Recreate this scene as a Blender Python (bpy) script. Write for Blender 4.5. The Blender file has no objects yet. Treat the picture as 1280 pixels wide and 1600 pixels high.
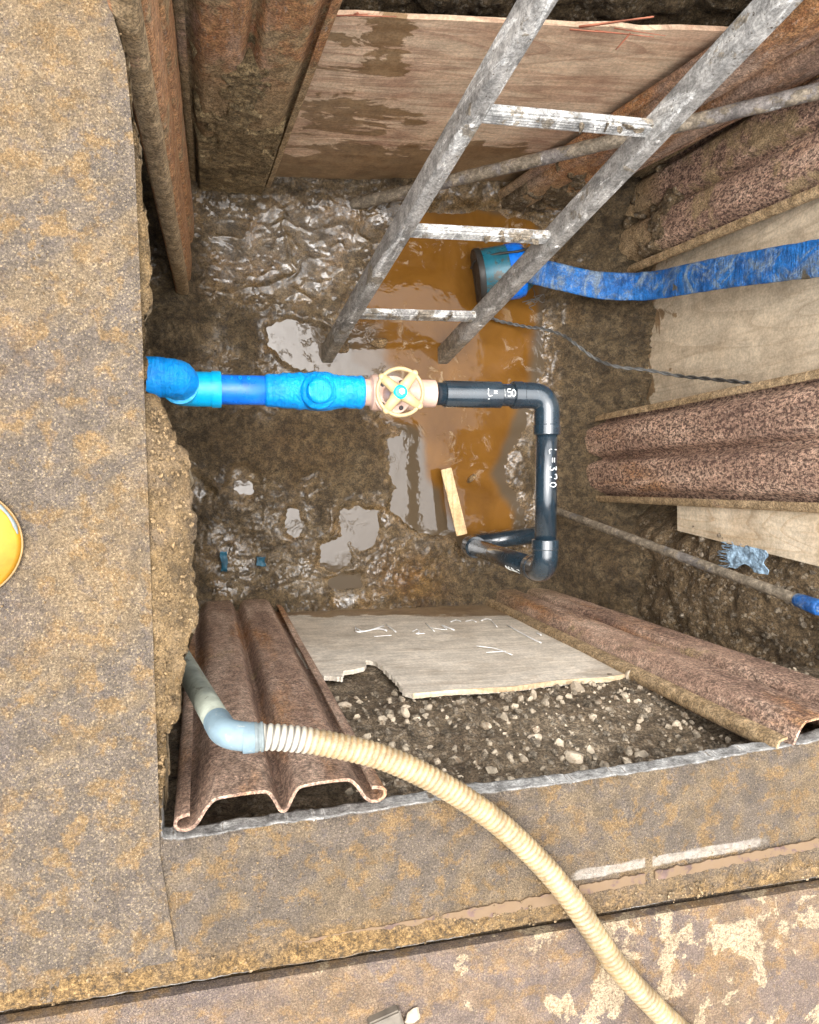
import bpy, bmesh, math, random
import numpy as np
from mathutils import Vector, Matrix
S = bpy.context.scene
COL = S.collection
random.seed(7)
rng = np.random.default_rng(11)

# ------------------------------------------------------------------ camera
F, NAD, CZ = 1250.0, (320, 740), 1.25
Zc = -np.array([NAD[0]-640, 800-NAD[1], -F]); Zc /= np.linalg.norm(Zc)
Xc = np.array([1., 0, 0])-Zc[0]*Zc; Xc /= np.linalg.norm(Xc)
Yc = np.cross(Zc, Xc)
R = np.array([Xc, Yc, Zc]); CAM = np.array([0, 0, CZ])
cd = bpy.data.cameras.new("camera"); cam = bpy.data.objects.new("camera", cd); COL.objects.link(cam)
cd.sensor_fit = 'VERTICAL'; cd.sensor_height = 36; cd.sensor_width = 36; cd.lens = F/1600*36
cd.clip_start = 0.02; cd.clip_end = 300
cam.matrix_world = Matrix([[*R[0], 0], [*R[1], 0], [*R[2], CZ], [0, 0, 0, 1]])
S.camera = cam

# ------------------------------------------------------------------ light
SUN_EL, SUN_AZ = 80.0, 300.0
w = bpy.data.worlds.new("World"); S.world = w; w.use_nodes = True
nt = w.node_tree; nt.nodes.clear()
sk = nt.nodes.new('ShaderNodeTexSky'); sk.sky_type = 'NISHITA'; sk.sun_disc = False
sk.sun_elevation = math.radians(SUN_EL); sk.sun_rotation = math.radians(SUN_AZ)
sk.air_density = 1.0; sk.dust_density = 6.0; sk.ozone_density = 1.0
hs = nt.nodes.new('ShaderNodeHueSaturation'); hs.inputs['Saturation'].default_value = 0.28
bg = nt.nodes.new('ShaderNodeBackground'); bg.inputs[1].default_value = 0.15
wo = nt.nodes.new('ShaderNodeOutputWorld')
nt.links.new(sk.outputs[0], hs.inputs['Color']); nt.links.new(hs.outputs[0], bg.inputs[0]); nt.links.new(bg.outputs[0], wo.inputs[0])
sl = bpy.data.lights.new("sun", 'SUN'); sl.energy = 1.6; sl.angle = math.radians(115); sl.color = (1, .975, .94)
so = bpy.data.objects.new("sun", sl); COL.objects.link(so)
sd = Vector((math.cos(math.radians(SUN_EL))*math.sin(math.radians(SUN_AZ)), math.cos(math.radians(SUN_EL))*math.cos(math.radians(SUN_AZ)), math.sin(math.radians(SUN_EL))))
so.rotation_euler = sd.to_track_quat('Z', 'Y').to_euler(); so.location = (0, 0, 6)
S.view_settings.view_transform = 'Standard'; S.view_settings.look = 'None'
S.view_settings.exposure = 1.62; S.view_settings.gamma = 1
S.render.engine = 'CYCLES'
S.cycles.max_bounces = 8; S.cycles.diffuse_bounces = 4

# ------------------------------------------------------------------ maths
def ray(px, py):
    return R @ np.array([px-640, 800-py, -F])
def hit(px, py, z=None, x=None, y=None):
    d = ray(px, py)
    t = (z-CZ)/d[2] if z is not None else (x/d[0] if x is not None else y/d[1])
    return CAM+t*d
def hitp(px, py, O, n):
    d = ray(px, py); n = np.array(n, float)
    return CAM+d*(np.dot(np.array(O)-CAM, n)/np.dot(d, n))
def proj(P):
    c = (P-CAM) @ R
    return 640+F*c[..., 0]/-c[..., 2], 800-F*c[..., 1]/-c[..., 2]
def unit(v):
    v = np.array(v, float); return v/np.linalg.norm(v)
_perm = np.random.default_rng(3).permutation(256); _perm = np.concatenate([_perm, _perm, _perm])
_grad = np.random.default_rng(4).normal(size=(256, 3)); _grad /= np.linalg.norm(_grad, axis=1)[:, None]
def gnoise(P):
    P = np.asarray(P, float); I = np.floor(P).astype(int); f = P-I; I &= 255
    u = f*f*f*(f*(f*6-15)+10); r = 0
    for dx in (0, 1):
        for dy in (0, 1):
            for dz in (0, 1):
                h = _perm[_perm[_perm[(I[..., 0]+dx) & 255]+((I[..., 1]+dy) & 255)]+((I[..., 2]+dz) & 255)]
                g = _grad[h]
                d = g[..., 0]*(f[..., 0]-dx)+g[..., 1]*(f[..., 1]-dy)+g[..., 2]*(f[..., 2]-dz)
                r = r+d*(u[..., 0] if dx else 1-u[..., 0])*(u[..., 1] if dy else 1-u[..., 1])*(u[..., 2] if dz else 1-u[..., 2])
    return r*1.6
def fbm(P, scale, oct=4, gain=.5, seed=0, ridge=False):
    P = np.asarray(P, float)*scale+seed*17.3; a = 1; s = 0; t = 0
    for i in range(oct):
        n = gnoise(P)
        if ridge: n = 1-2*np.abs(n)
        s = s+a*n; t += a; a *= gain; P = P*2.03+5.1
    return s/t
def cells(P, scale, seed=0):
    """rounded lumps: 0 at the joint, 1 at a lump's top"""
    P = np.asarray(P, float)*scale+seed*7.7; I = np.floor(P).astype(int); best = np.full(P.shape[:-1], 9.)
    for dx in (-1, 0, 1):
        for dy in (-1, 0, 1):
            for dz in (-1, 0, 1):
                J = I+np.array([dx, dy, dz])
                h = _perm[_perm[_perm[J[..., 0] & 255]+(J[..., 1] & 255)]+(J[..., 2] & 255)]
                c = J+.5+.42*_grad[h]
                best = np.minimum(best, ((P-c)**2).sum(-1))
    return np.clip(1-best, 0, 1)
def sdist(X, Y, poly):
    """signed distance (inside positive) in the polygon's own units"""
    poly = np.array(poly, float); d = np.full(X.shape, 1e9); ins = np.zeros(X.shape, bool)
    for i in range(len(poly)):
        ax, ay = poly[i-1]; bx, by = poly[i]
        ex, ey = bx-ax, by-ay; L = ex*ex+ey*ey+1e-9
        t = np.clip(((X-ax)*ex+(Y-ay)*ey)/L, 0, 1)
        d = np.minimum(d, np.hypot(X-ax-t*ex, Y-ay-t*ey))
        c = ((ay > Y) != (by > Y)) & (X < (bx-ax)*(Y-ay)/(by-ay+1e-12)+ax)
        ins ^= c
    return np.where(ins, d, -d)
def sstep(a, b, x):
    t = np.clip((x-a)/(b-a), 0, 1); return t*t*(3-2*t)
def crom(P, n):
    P = np.array(P, float); Q = np.vstack([2*P[0]-P[1], P, 2*P[-1]-P[-2]]); out = []
    for i in range(1, len(Q)-2):
        for k in range(n):
            t = k/n
            out.append(.5*(2*Q[i]+(Q[i+1]-Q[i-1])*t+(2*Q[i-1]-5*Q[i]+4*Q[i+1]-Q[i+2])*t*t+(3*Q[i]-Q[i-1]-3*Q[i+1]+Q[i+2])*t**3))
    out.append(Q[-2]); return np.array(out)

# ------------------------------------------------------------------ objects
def tag(o, label=None, cat=None, group=None, kind=None):
    if label: o['label'] = label
    if cat: o['category'] = cat
    if group: o['group'] = group
    if kind: o['kind'] = kind
    return o
def thing(name, label, cat, loc, group=None):
    o = bpy.data.objects.new(name, None); COL.objects.link(o); o.location = Vector([float(a) for a in loc]); o.empty_display_size = .05
    return tag(o, label, cat, group)
def make(name, geo, mat, parent=None, smooth=True, origin=None, attrs=None):
    V, Fc = geo[0], geo[1]; V = np.asarray(V, float).reshape(-1, 3)
    if parent is not None:
        o0 = np.array(parent['_o'] if '_o' in parent else parent.location)
        base = np.zeros(3); ancestor = parent
        while ancestor is not None:
            base = base+np.array(ancestor.location); ancestor = ancestor.parent
        loc = np.zeros(3)
    else:
        base = np.array(origin if origin is not None else [V[:, 0].mean(), V[:, 1].mean(), V[:, 2].min()]); loc = base
    me = bpy.data.meshes.new(name)
    me.from_pydata((V-base).tolist(), [], [list(map(int, f)) for f in Fc])
    if smooth: me.shade_smooth()
    me.materials.append(mat)
    if attrs:
        for k, a in attrs.items():
            at = me.attributes.new(k, 'FLOAT', 'POINT'); at.data.foreach_set('value', np.asarray(a, 'f'))
    me.update()
    o = bpy.data.objects.new(name, me); COL.objects.link(o)
    if parent is not None: o.parent = parent
    o.location = Vector([float(a) for a in loc])
    return o
def sharp(o, ang=40):
    bm = bmesh.new(); bm.from_mesh(o.data)
    for e in bm.edges:
        if len(e.link_faces) == 2 and e.calc_face_angle(0) > math.radians(ang): e.smooth = False
    bm.to_mesh(o.data); bm.free(); return o
def join(*gs):
    V = []; Fc = []; n = 0
    for g in gs:
        v = np.asarray(g[0], float).reshape(-1, 3); V.append(v); Fc += [[i+n for i in f] for f in g[1]]; n += len(v)
    return np.vstack(V), Fc
def frames(P):
    P = np.asarray(P, float); T = np.gradient(P, axis=0); T /= np.linalg.norm(T, axis=1)[:, None]+1e-12
    a = np.array([0, 0, 1.]) if abs(T[0][2]) < .9 else np.array([0, 1., 0])
    N = [unit(a-np.dot(a, T[0])*T[0])]
    for i in range(1, len(P)):
        n = N[-1]-np.dot(N[-1], T[i])*T[i]; N.append(n/np.linalg.norm(n))
    N = np.array(N); return T, N, np.cross(T, N)
def tube(P, r, seg=24, caps=True, flat=1.0, rfun=None):
    P = np.asarray(P, float); T, N, B = frames(P); r = np.broadcast_to(r, (len(P),))
    a = np.linspace(0, 2*math.pi, seg, endpoint=False)
    V = P[:, None]+r[:, None, None]*(np.cos(a)[None, :, None]*N[:, None]+flat*np.sin(a)[None, :, None]*B[:, None])
    if rfun is not None: V = rfun(V, P)
    V = V.reshape(-1, 3); Fc = []
    for i in range(len(P)-1):
        for j in range(seg):
            k = (j+1) % seg; Fc.append([i*seg+j, i*seg+k, (i+1)*seg+k, (i+1)*seg+j])
    if caps:
        Fc.append([j for j in range(seg)][::-1]); Fc.append([(len(P)-1)*seg+j for j in range(seg)])
    return V, Fc
def lathe(A, B, prof, seg=32):
    """solid of revolution along A->B; prof = (distance along in m, radius)"""
    A = np.array(A, float); d = unit(np.array(B)-A)
    a = np.array([0, 0, 1.]) if abs(d[2]) < .9 else np.array([0, 1., 0])
    N = unit(a-np.dot(a, d)*d); Bn = np.cross(d, N); an = np.linspace(0, 2*math.pi, seg, endpoint=False)
    V = []; Fc = []
    for s, r in prof:
        for q in an: V.append(A+d*s+r*(math.cos(q)*N+math.sin(q)*Bn))
    for i in range(len(prof)-1):
        for j in range(seg):
            k = (j+1) % seg; Fc.append([i*seg+j, i*seg+k, (i+1)*seg+k, (i+1)*seg+j])
    Fc.append([j for j in range(seg)][::-1]); Fc.append([(len(prof)-1)*seg+j for j in range(seg)])
    return np.array(V), Fc
def fillet(P, rad, n=8):
    P = [np.array(p, float) for p in P]; out = [P[0]]
    for i in range(1, len(P)-1):
        a, b = unit(P[i-1]-P[i]), unit(P[i+1]-P[i])
        for k in range(n+1):
            t = k/n; A = P[i]+a*rad; B = P[i]+b*rad
            out.append((1-t)**2*A+2*t*(1-t)*(P[i]*.9+(A+B)*.05)+t*t*B)
    out.append(P[-1]); return np.array(out)
def box(c, sx, sy, sz, U=(1, 0, 0), Vv=(0, 1, 0), bev=0.0):
    U = unit(U); Vv = np.array(Vv, float); Vv = unit(Vv-np.dot(Vv, U)*U); Wd = np.cross(U, Vv); c = np.array(c, float)
    bm = bmesh.new(); bmesh.ops.create_cube(bm, size=1)
    for v in bm.verts: v.co = Vector((v.co.x*sx, v.co.y*sy, v.co.z*sz))
    if bev > 0: bmesh.ops.bevel(bm, geom=bm.edges[:], offset=bev, segments=2, affect='EDGES')
    bm.verts.ensure_lookup_table()
    V = np.array([list(v.co) for v in bm.verts]); Fc = [[v.index for v in f.verts] for f in bm.faces]; bm.free()
    return c+V[:, :1]*U+V[:, 1:2]*Vv+V[:, 2:]*Wd, Fc
def slab(outline, O, U, Vv, th, top=0.0):
    """flat plate from a 2D outline in the plane O,U,V with thickness th behind it"""
    O = np.array(O, float); U = unit(U); Vv = unit(Vv); Wd = unit(np.cross(U, Vv))
    bm = bmesh.new(); vs = [bm.verts.new((p[0], p[1], 0)) for p in outline]
    es = [bm.edges.new((vs[i-1], vs[i])) for i in range(len(vs))]
    r = bmesh.ops.triangle_fill(bm, edges=es, use_beauty=True)
    fs = [[v for v in f.verts] for f in bm.faces]
    bm.verts.index_update(); n = len(vs); idx = {v: i for i, v in enumerate(vs)}
    T = []
    for f in bm.faces:
        q = [idx[v] for v in f.verts]
        if f.normal.z < 0: q = q[::-1]
        T.append(q)
    bm.free()
    V = np.array([O+p[0]*U+p[1]*Vv+Wd*top for p in outline]+[O+p[0]*U+p[1]*Vv+Wd*(top-th) for p in outline])
    Fc = list(T)+[[i+n for i in q[::-1]] for q in T]
    ar = sum(outline[i-1][0]*outline[i][1]-outline[i][0]*outline[i-1][1] for i in range(n))
    for i in range(n):
        a, b = (i-1) % n, i
        q = [a, a+n, b+n, b]
        Fc.append(q if ar > 0 else q[::-1])
    return V, Fc
def ragged(pts, step, amp, seed=0, sc=40, closed=True):
    out = []; pts = [np.array(p, float) for p in pts]
    m = len(pts) if closed else len(pts)-1
    for i in range(m):
        a, b = pts[i], pts[(i+1) % len(pts)]; n = max(1, int(np.linalg.norm(b-a)/step))
        for k in range(n):
            out.append(a+(b-a)*k/n)
    if not closed: out.append(pts[-1])
    out = np.array(out); P3 = np.c_[out, np.zeros(len(out))]
    out[:, 0] += amp*fbm(P3, sc, 4, .65, seed); out[:, 1] += amp*fbm(P3, sc, 4, .65, seed+5)
    return out
def rock(c, r, seed, sq=(1, 1, 1), sub=2):
    bm = bmesh.new(); bmesh.ops.create_icosphere(bm, subdivisions=sub, radius=1)
    V = np.array([list(v.co) for v in bm.verts]); Fc = [[v.index for v in f.verts] for f in bm.faces]; bm.free()
    g = np.random.default_rng(seed); 
    for k in range(11):      # planar cuts make facets
        n = unit(g.normal(size=3)); d = g.uniform(.42, .82); s = V @ n; V = V-np.outer(np.maximum(s-d, 0), n)
    V = V*1.2*(1+.07*gnoise(V*2.6+seed)[:, None])*np.array(sq)
    q = unit(g.normal(size=3)); a = g.uniform(0, 6.28)
    Rm = np.array(Matrix.Rotation(a, 3, Vector(q)))
    return np.array(c)+r*(V @ Rm.T), Fc

# ------------------------------------------------------------------ materials
class Mt:
    def __init__(s, name, rough=.7, spec=.5, metal=0):
        s.m = bpy.data.materials.new(name); s.m.use_nodes = True; s.t = s.m.node_tree; s.b = s.t.nodes['Principled BSDF']
        s.b.inputs['Roughness'].default_value = rough; s.b.inputs['Specular IOR Level'].default_value = spec; s.b.inputs['Metallic'].default_value = metal
        g = s.t.nodes.new('ShaderNodeNewGeometry'); s.pos = g.outputs['Position']; s.nor = g.outputs['Normal']
    def lk(s, a, b):
        if hasattr(a, 'links') or isinstance(a, bpy.types.NodeSocket): s.t.links.new(a, b)
        else:
            b.default_value = (*a, 1) if isinstance(a, (tuple, list)) and len(a) == 3 and b.type == 'RGBA' else a
    def map(s, scale=(1, 1, 1), rot=(0, 0, 0), loc=(0, 0, 0)):
        n = s.t.nodes.new('ShaderNodeMapping'); s.lk(s.pos, n.inputs[0]); n.inputs['Location'].default_value = loc
        n.inputs['Rotation'].default_value = rot; n.inputs['Scale'].default_value = scale; return n.outputs[0]
    def noise(s, sc, det=4, ro=.55, vec=None, dist=0, out=0):
        n = s.t.nodes.new('ShaderNodeTexNoise'); s.lk(vec or s.pos, n.inputs['Vector']); n.inputs['Scale'].default_value = sc
        n.inputs['Detail'].default_value = det; n.inputs['Roughness'].default_value = ro; n.inputs['Distortion'].default_value = dist; return n.outputs[out]
    def vor(s, sc, vec=None, feat='F1', out='Distance'):
        n = s.t.nodes.new('ShaderNodeTexVoronoi'); s.lk(vec or s.pos, n.inputs['Vector']); n.inputs['Scale'].default_value = sc; n.feature = feat; return n.outputs[out]
    def ramp(s, f, stops, interp='LINEAR'):
        n = s.t.nodes.new('ShaderNodeValToRGB'); s.lk(f, n.inputs[0]); e = n.color_ramp.elements; n.color_ramp.interpolation = interp
        while len(e) < len(stops): e.new(.5)
        for i, (p, c) in enumerate(stops):
            e[i].position = p; e[i].color = (*c, 1) if isinstance(c, tuple) else (c, c, c, 1)
        return n.outputs[0]
    def mix(s, f, a, b, mode='MIX'):
        n = s.t.nodes.new('ShaderNodeMix'); n.data_type = 'RGBA'; n.blend_type = mode
        s.lk(f, n.inputs[0]); s.lk(a, n.inputs[6]); s.lk(b, n.inputs[7]); return n.outputs[2]
    def math(s, op, a, b=0., c=0.):
        n = s.t.nodes.new('ShaderNodeMath'); n.operation = op
        for i, v in enumerate((a, b, c)): s.lk(v, n.inputs[i])
        return n.outputs[0]
    def attr(s, name):
        n = s.t.nodes.new('ShaderNodeAttribute'); n.attribute_name = name; return n.outputs['Fac']
    def sep(s, v):
        n = s.t.nodes.new('ShaderNodeSeparateXYZ'); s.lk(v, n.inputs[0]); return n.outputs
    def mrange(s, v, a, b, c=0., d=1.):
        n = s.t.nodes.new('ShaderNodeMapRange'); n.interpolation_type = 'SMOOTHSTEP'; s.lk(v, n.inputs[0])
        for i, q in enumerate((a, b, c, d)): n.inputs[i+1].default_value = q
        return n.outputs[0]
    def grain(s, c, amt=.35, sc=230, sc2=60, amt2=.2):
        g = s.math('MULTIPLY', s.mrange(s.noise(sc, 3, .8), .40, .60, 1-amt, 1+amt), s.mrange(s.noise(sc2, 5, .7, s.map(loc=(1.7, 4.1, 2.3))), .36, .64, 1-amt2, 1+amt2))
        return s.mix(1., c, g, 'MULTIPLY')
    def col(s, c): s.lk(c, s.b.inputs['Base Color']); return s
    def rough(s, c): s.lk(c, s.b.inputs['Roughness']); return s
    def bump(s, *hs):
        prev = None
        for h, st, d in hs:
            n = s.t.nodes.new('ShaderNodeBump'); s.lk(h, n.inputs['Height']); s.lk(st, n.inputs['Strength']); n.inputs['Distance'].default_value = d
            if prev is not None: s.lk(prev, n.inputs['Normal'])
            prev = n.outputs[0]
        s.lk(prev, s.b.inputs['Normal']); return s

def m_dirt(name, tones, grain=1.0, pale=None, pale_amt=.5, seed=0.):
    """sand and mud dried on a hard plate"""
    a = Mt(name, .85, .3)
    big = a.noise(3.2, 5, .6, a.map(loc=(seed, seed, 0)), .9); med = a.noise(22, 5, .65, a.map(loc=(seed, 0, 0)))
    c = a.ramp(big, [(.36, tones[0]), (.46, tones[1]), (.50, tones[2]), (.58, tones[2]), (.62, tones[1])])
    c = a.mix(a.mrange(med, .50, .60), c, tones[3])
    c = a.mix(a.math('MULTIPLY', a.mrange(a.noise(60, 4, .7), .5, .66), .6), c, tones[4])
    c = a.mix(a.math('MULTIPLY', a.mrange(a.noise(1.7, 6, .66, a.map(loc=(seed+2, 5, 0)), .9), .50, .62), .6), c, tones[4])
    c = a.mix(a.math('MULTIPLY', a.mrange(a.noise(300, 3, .85), .54, .72), .75*grain), c, tones[5])
    c = a.mix(a.math('MULTIPLY', a.mrange(a.noise(240, 3, .85, a.map(loc=(3, 3, 3))), .53, .70), .85*grain), c, tones[6])
    gx = a.sep(a.vor(420, out='Color')); c = a.mix(a.math('MULTIPLY', a.mrange(gx[0], .85, .97), .5*grain), c, tones[5])
    if pale:
        p = a.math('ADD', a.noise(9, 8, .66, a.map(loc=(seed+3, 1, 0)), .5), a.mrange(a.sep(a.pos)[0], .2, .75, -.09, .035))
        c = a.mix(a.math('MULTIPLY', a.mrange(p, pale_amt, pale_amt+.02), .8), c, a.mix(a.mrange(a.noise(150, 3, .8), .45, .65), pale, tones[1]))
    a.col(a.grain(c, .30, 330, 26, .16))
    a.bump((a.noise(35, 5, .7), .6, .008), (a.noise(260, 3, .8), .9, .004), (a.vor(330), .6, .002))
    return a.m
T_PLATE = [(.152, .106, .059), (.128, .094, .059), (.103, .081, .061), (.160, .101, .046), (.080, .065, .058), (.34, .26, .155), (.046, .032, .020)]
T_DECK = T_PLATE
T_ASPH = [(.30, .20, .10), (.38, .255, .12), (.24, .17, .095), (.42, .27, .12), (.13, .095, .06), (.66, .54, .36), (.09, .06, .03)]
M_PLATE = m_dirt("dusty_plate", T_PLATE, .8, seed=4.)
M_DECK = m_dirt("sandy_ground", T_DECK, .9, seed=4.)
M_PLATE2 = m_dirt("stained_plate", [(.140, .096, .060), (.165, .113, .073), (.13, .096, .076), (.19, .118, .057), (.095, .074, .068), (.32, .25, .16), (.06, .042, .027)], .6, pale=(.38, .30, .19), pale_amt=.55, seed=9.)

def m_slab():
    a = Mt("cut_pavement", .85, .3)
    # sand-covered top, pale broken rim where the pavement was cut
    top = a.mrange(a.sep(a.nor)[2], .5, .8)
    med = a.noise(22, 5, .65); big = a.noise(3.2, 5, .6, a.map(loc=(4, 4, 0)), .4)
    c = a.ramp(big, [(.36, T_DECK[0]), (.46, T_DECK[1]), (.50, T_DECK[2]), (.58, T_DECK[2]), (.62, T_DECK[1])])
    c = a.mix(a.mrange(med, .50, .60), c, T_DECK[3])
    c = a.mix(a.mrange(a.noise(60, 4, .7), .52, .7), c, T_DECK[4])
    west = a.attr('west'); c = a.mix(a.math('MULTIPLY', west, .8), c, a.ramp(a.noise(14, 6, .7), [(.35, (.085, .058, .030)), (.5, (.19, .122, .052)), (.65, (.27, .185, .095))]))
    c = a.mix(a.math('MULTIPLY', a.mrange(a.noise(1.7, 6, .66, a.map(loc=(6, 5, 0)), .9), .50, .62), .6), c, T_DECK[4])
    c = a.mix(a.math('MULTIPLY', a.mrange(a.noise(300, 3, .85), .54, .72), .7), c, T_DECK[5]); c = a.mix(a.math('MULTIPLY', a.mrange(a.noise(240, 3, .85, a.map(loc=(3, 3, 3))), .53, .7), .8), c, T_DECK[6])
    c = a.mix(a.math('MULTIPLY', a.attr('seam'), .9), c, a.ramp(a.noise(110, 5, .8), [(.38, (.05, .033, .016)), (.5, (.17, .10, .036)), (.62, (.33, .21, .085))]))
    c = a.grain(c, .30, 330, 26, .16)
    pm_ = a.math('MULTIPLY', a.mrange(a.math('ADD', a.attr('paint'), a.noise(38, 7, .75)), 1.12, 1.50), .55)
    c = a.mix(pm_, c, a.ramp(a.noise(60, 4, .7), [(.4, (.33, .29, .24)), (.6, (.50, .46, .40))]))
    side = a.ramp(a.noise(30, 6, .7), [(.3, (.11, .105, .095)), (.45, (.34, .33, .31)), (.62, (.55, .54, .51))])
    side = a.mix(west, side, a.ramp(a.noise(30, 6, .7), [(.3, (.08, .06, .035)), (.5, (.26, .19, .11)), (.68, (.45, .37, .25))]))
    a.col(a.mix(top, a.grain(side, .2, 200, 60, .25), c))
    a.bump((a.noise(35, 6, .75), .7, .010), (a.noise(260, 3, .8), .9, .004), (a.vor(330), .6, .002))
    return a.m
M_SLAB = m_slab()

def m_soil(name, c0, c1, c2, wetness=.0, stone=True):
    a = Mt(name, .8, .35)
    n = a.noise(5, 6, .65, dist=.5); c = a.ramp(n, [(.33, c0), (.5, c1), (.66, c2)])
    n2 = a.noise(45, 5, .7); c = a.mix(a.mrange(n2, .5, .75), c, tuple(.45*x for x in c0))
    if stone:
        gx = a.sep(a.vor(110, out='Color')); c = a.mix(a.math('MULTIPLY', a.mrange(gx[0], .8, .95), .6), c, (.36, .30, .22))
    a.col(a.grain(c, .45, 190, 38, .35)); a.rough(a.ramp(a.noise(6, 4, .6), [(.4, .85-wetness), (.6, .5-wetness*.5)]))
    a.bump((a.noise(30, 7, .75), 1., .025), (a.noise(130, 4, .8), .9, .008))
    return a.m
M_SOIL = m_soil("earth_wall", (.11, .074, .039), (.185, .128, .068), (.26, .185, .105))
M_SOILD = m_soil("gravelly_earth", (.14, .10, .062), (.22, .165, .105), (.31, .24, .16))

def m_mud():
    a = Mt("wet_mud", .5, .5)
    wet = a.attr('wet'); red = a.attr('red')
    c = a.ramp(a.noise(6, 7, .68, dist=.8), [(.3, (.070, .047, .022)), (.45, (.118, .080, .039)), (.58, (.155, .110, .057)), (.72, (.20, .15, .085))])
    c = a.mix(a.mrange(a.noise(60, 5, .75), .52, .72), c, (.045, .032, .018))
    c = a.mix(red, c, a.ramp(a.noise(9, 5, .6), [(.4, (.16, .075, .018)), (.6, (.21, .12, .035))]))
    c = a.mix(a.math('MULTIPLY', wet, .45), c, a.ramp(a.noise(7, 6, .65, dist=1.0), [(.35, (.05, .04, .028)), (.5, (.10, .070, .038)), (.65, (.17, .095, .032))]))
    a.col(a.grain(c, .40, 170, 34, .42))
    wn = a.math('MULTIPLY', wet, a.mrange(a.noise(11, 6, .7), .36, .54)); 
    a.rough(a.math('SUBTRACT', .62, a.math('MULTIPLY', wn, .52)))
    a.lk(wn, a.b.inputs['Coat Weight']); a.b.inputs['Coat Roughness'].default_value = .10; a.b.inputs['Coat IOR'].default_value = 1.47
    dry = a.math('SUBTRACT', 1., a.math('MULTIPLY', wet, .75))
    a.bump((a.noise(28, 6, .75, dist=.6), a.math('MULTIPLY', dry, 1.), .028), (a.noise(105, 5, .8), a.math('MULTIPLY', dry, 1.), .010))
    return a.m
M_MUD = m_mud()

def m_water():
    a = Mt("muddy_water", .04, .5); sky_sheen = a.attr('sky_sheen')
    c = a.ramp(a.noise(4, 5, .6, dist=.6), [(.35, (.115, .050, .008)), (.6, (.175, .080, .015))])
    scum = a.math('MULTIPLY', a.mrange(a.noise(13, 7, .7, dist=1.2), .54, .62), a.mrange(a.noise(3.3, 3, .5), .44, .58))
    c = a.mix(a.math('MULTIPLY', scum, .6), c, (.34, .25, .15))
    c = a.mix(sky_sheen, c, (.085, .062, .038)); a.col(c)  # sky reflection imitated by zone: darker base here, stronger IOR below
    io = a.math('ADD', 1.28, a.math('MULTIPLY', sky_sheen, .21)); a.lk(io, a.b.inputs['IOR'])
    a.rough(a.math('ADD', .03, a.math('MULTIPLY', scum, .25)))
    a.bump((a.noise(14, 3, .5), .25, .004), (scum, .35, .003))
    return a.m
M_WATER = m_water()

def m_rust(name, seed=0., orange=.3, dirt=.2, spots=.5, dark=1.0, stretch=(1.6, 1.6, .38)):
    a = Mt(name, .75, .35)
    v = a.map(stretch, loc=(seed, seed*.7, seed*1.3))
    base = a.ramp(a.noise(7, 6, .65, v), [(.3, tuple(dark*x for x in (.13, .080, .057))), (.5, tuple(dark*x for x in (.24, .155, .108))), (.68, tuple(dark*x for x in (.37, .265, .195)))])
    base = a.mix(a.math('MULTIPLY', a.mrange(a.noise(3, 5, .6, v), .62-.25*orange, .75-.25*orange), .85), base, a.ramp(a.noise(40, 4, .6), [(.35, (.31, .125, .040)), (.65, (.47, .25, .10))]))
    base = a.mix(a.mrange(a.noise(75, 4, .7, v), .55, .7), base, (.37, .27, .20))
    sp = a.mrange(a.noise(135, 3, .6, a.map((1, 1, .6), loc=(seed, 0, 0))), .52, .44)
    gate = a.mrange(a.noise(2.6, 3, .5, a.map(loc=(0, seed, 2))), .6-.4*spots, .75-.4*spots)
    base = a.mix(a.math('MULTIPLY', a.math('MULTIPLY', sp, gate), .85*min(1, spots*1.6)), base, (.078, .040, .031))
    mud = a.mrange(a.noise(5, 6, .7, a.map(loc=(seed, 2, seed))), .72-.5*dirt, .80-.5*dirt)
    mudc = a.ramp(a.noise(30, 5, .7), [(.35, (.22, .15, .072)), (.6, (.42, .305, .17))])
    mud = a.math('MAXIMUM', mud, a.attr('mudcover'))
    base = a.mix(a.math('MULTIPLY', mud, .9), base, mudc)
    a.col(a.grain(base, .42, 200, 45, .25)); a.bump((a.noise(85, 5, .8), 1., .007), (a.noise(18, 4, .6), .4, .006), (a.noise(300, 2, .6), .8, .002))
    return a.m
M_RS = m_rust("rust_brown", 1., .30, .18, .3, 1.45)
M_RS2 = m_rust("rust_dark_red", 2.3, .55, .22, .45, 1.6)
M_RSW = m_rust("rust_orange_sandy", 3., 1.25, .35, .1, 2.2)
M_RN = m_rust("rust_sand_caked", 5., .9, .5, .2, 1.8)
M_RC = m_rust("rust_orange_damp", 7., .9, .25, .3, 1.3)
M_RE1 = m_rust("rust_pitted_tan", 9., .2, .45, .95, 1.75)
M_RE2 = m_rust("rust_pitted_red", 12., .2, .15, 1.0, 1.8)
M_RLIP = m_rust("rust_lip_tan", 15., .75, .85, .1, 2.1)
M_RE = m_rust("rust_cut_edge", 18., .1, .0, .0, 2.2)

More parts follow.
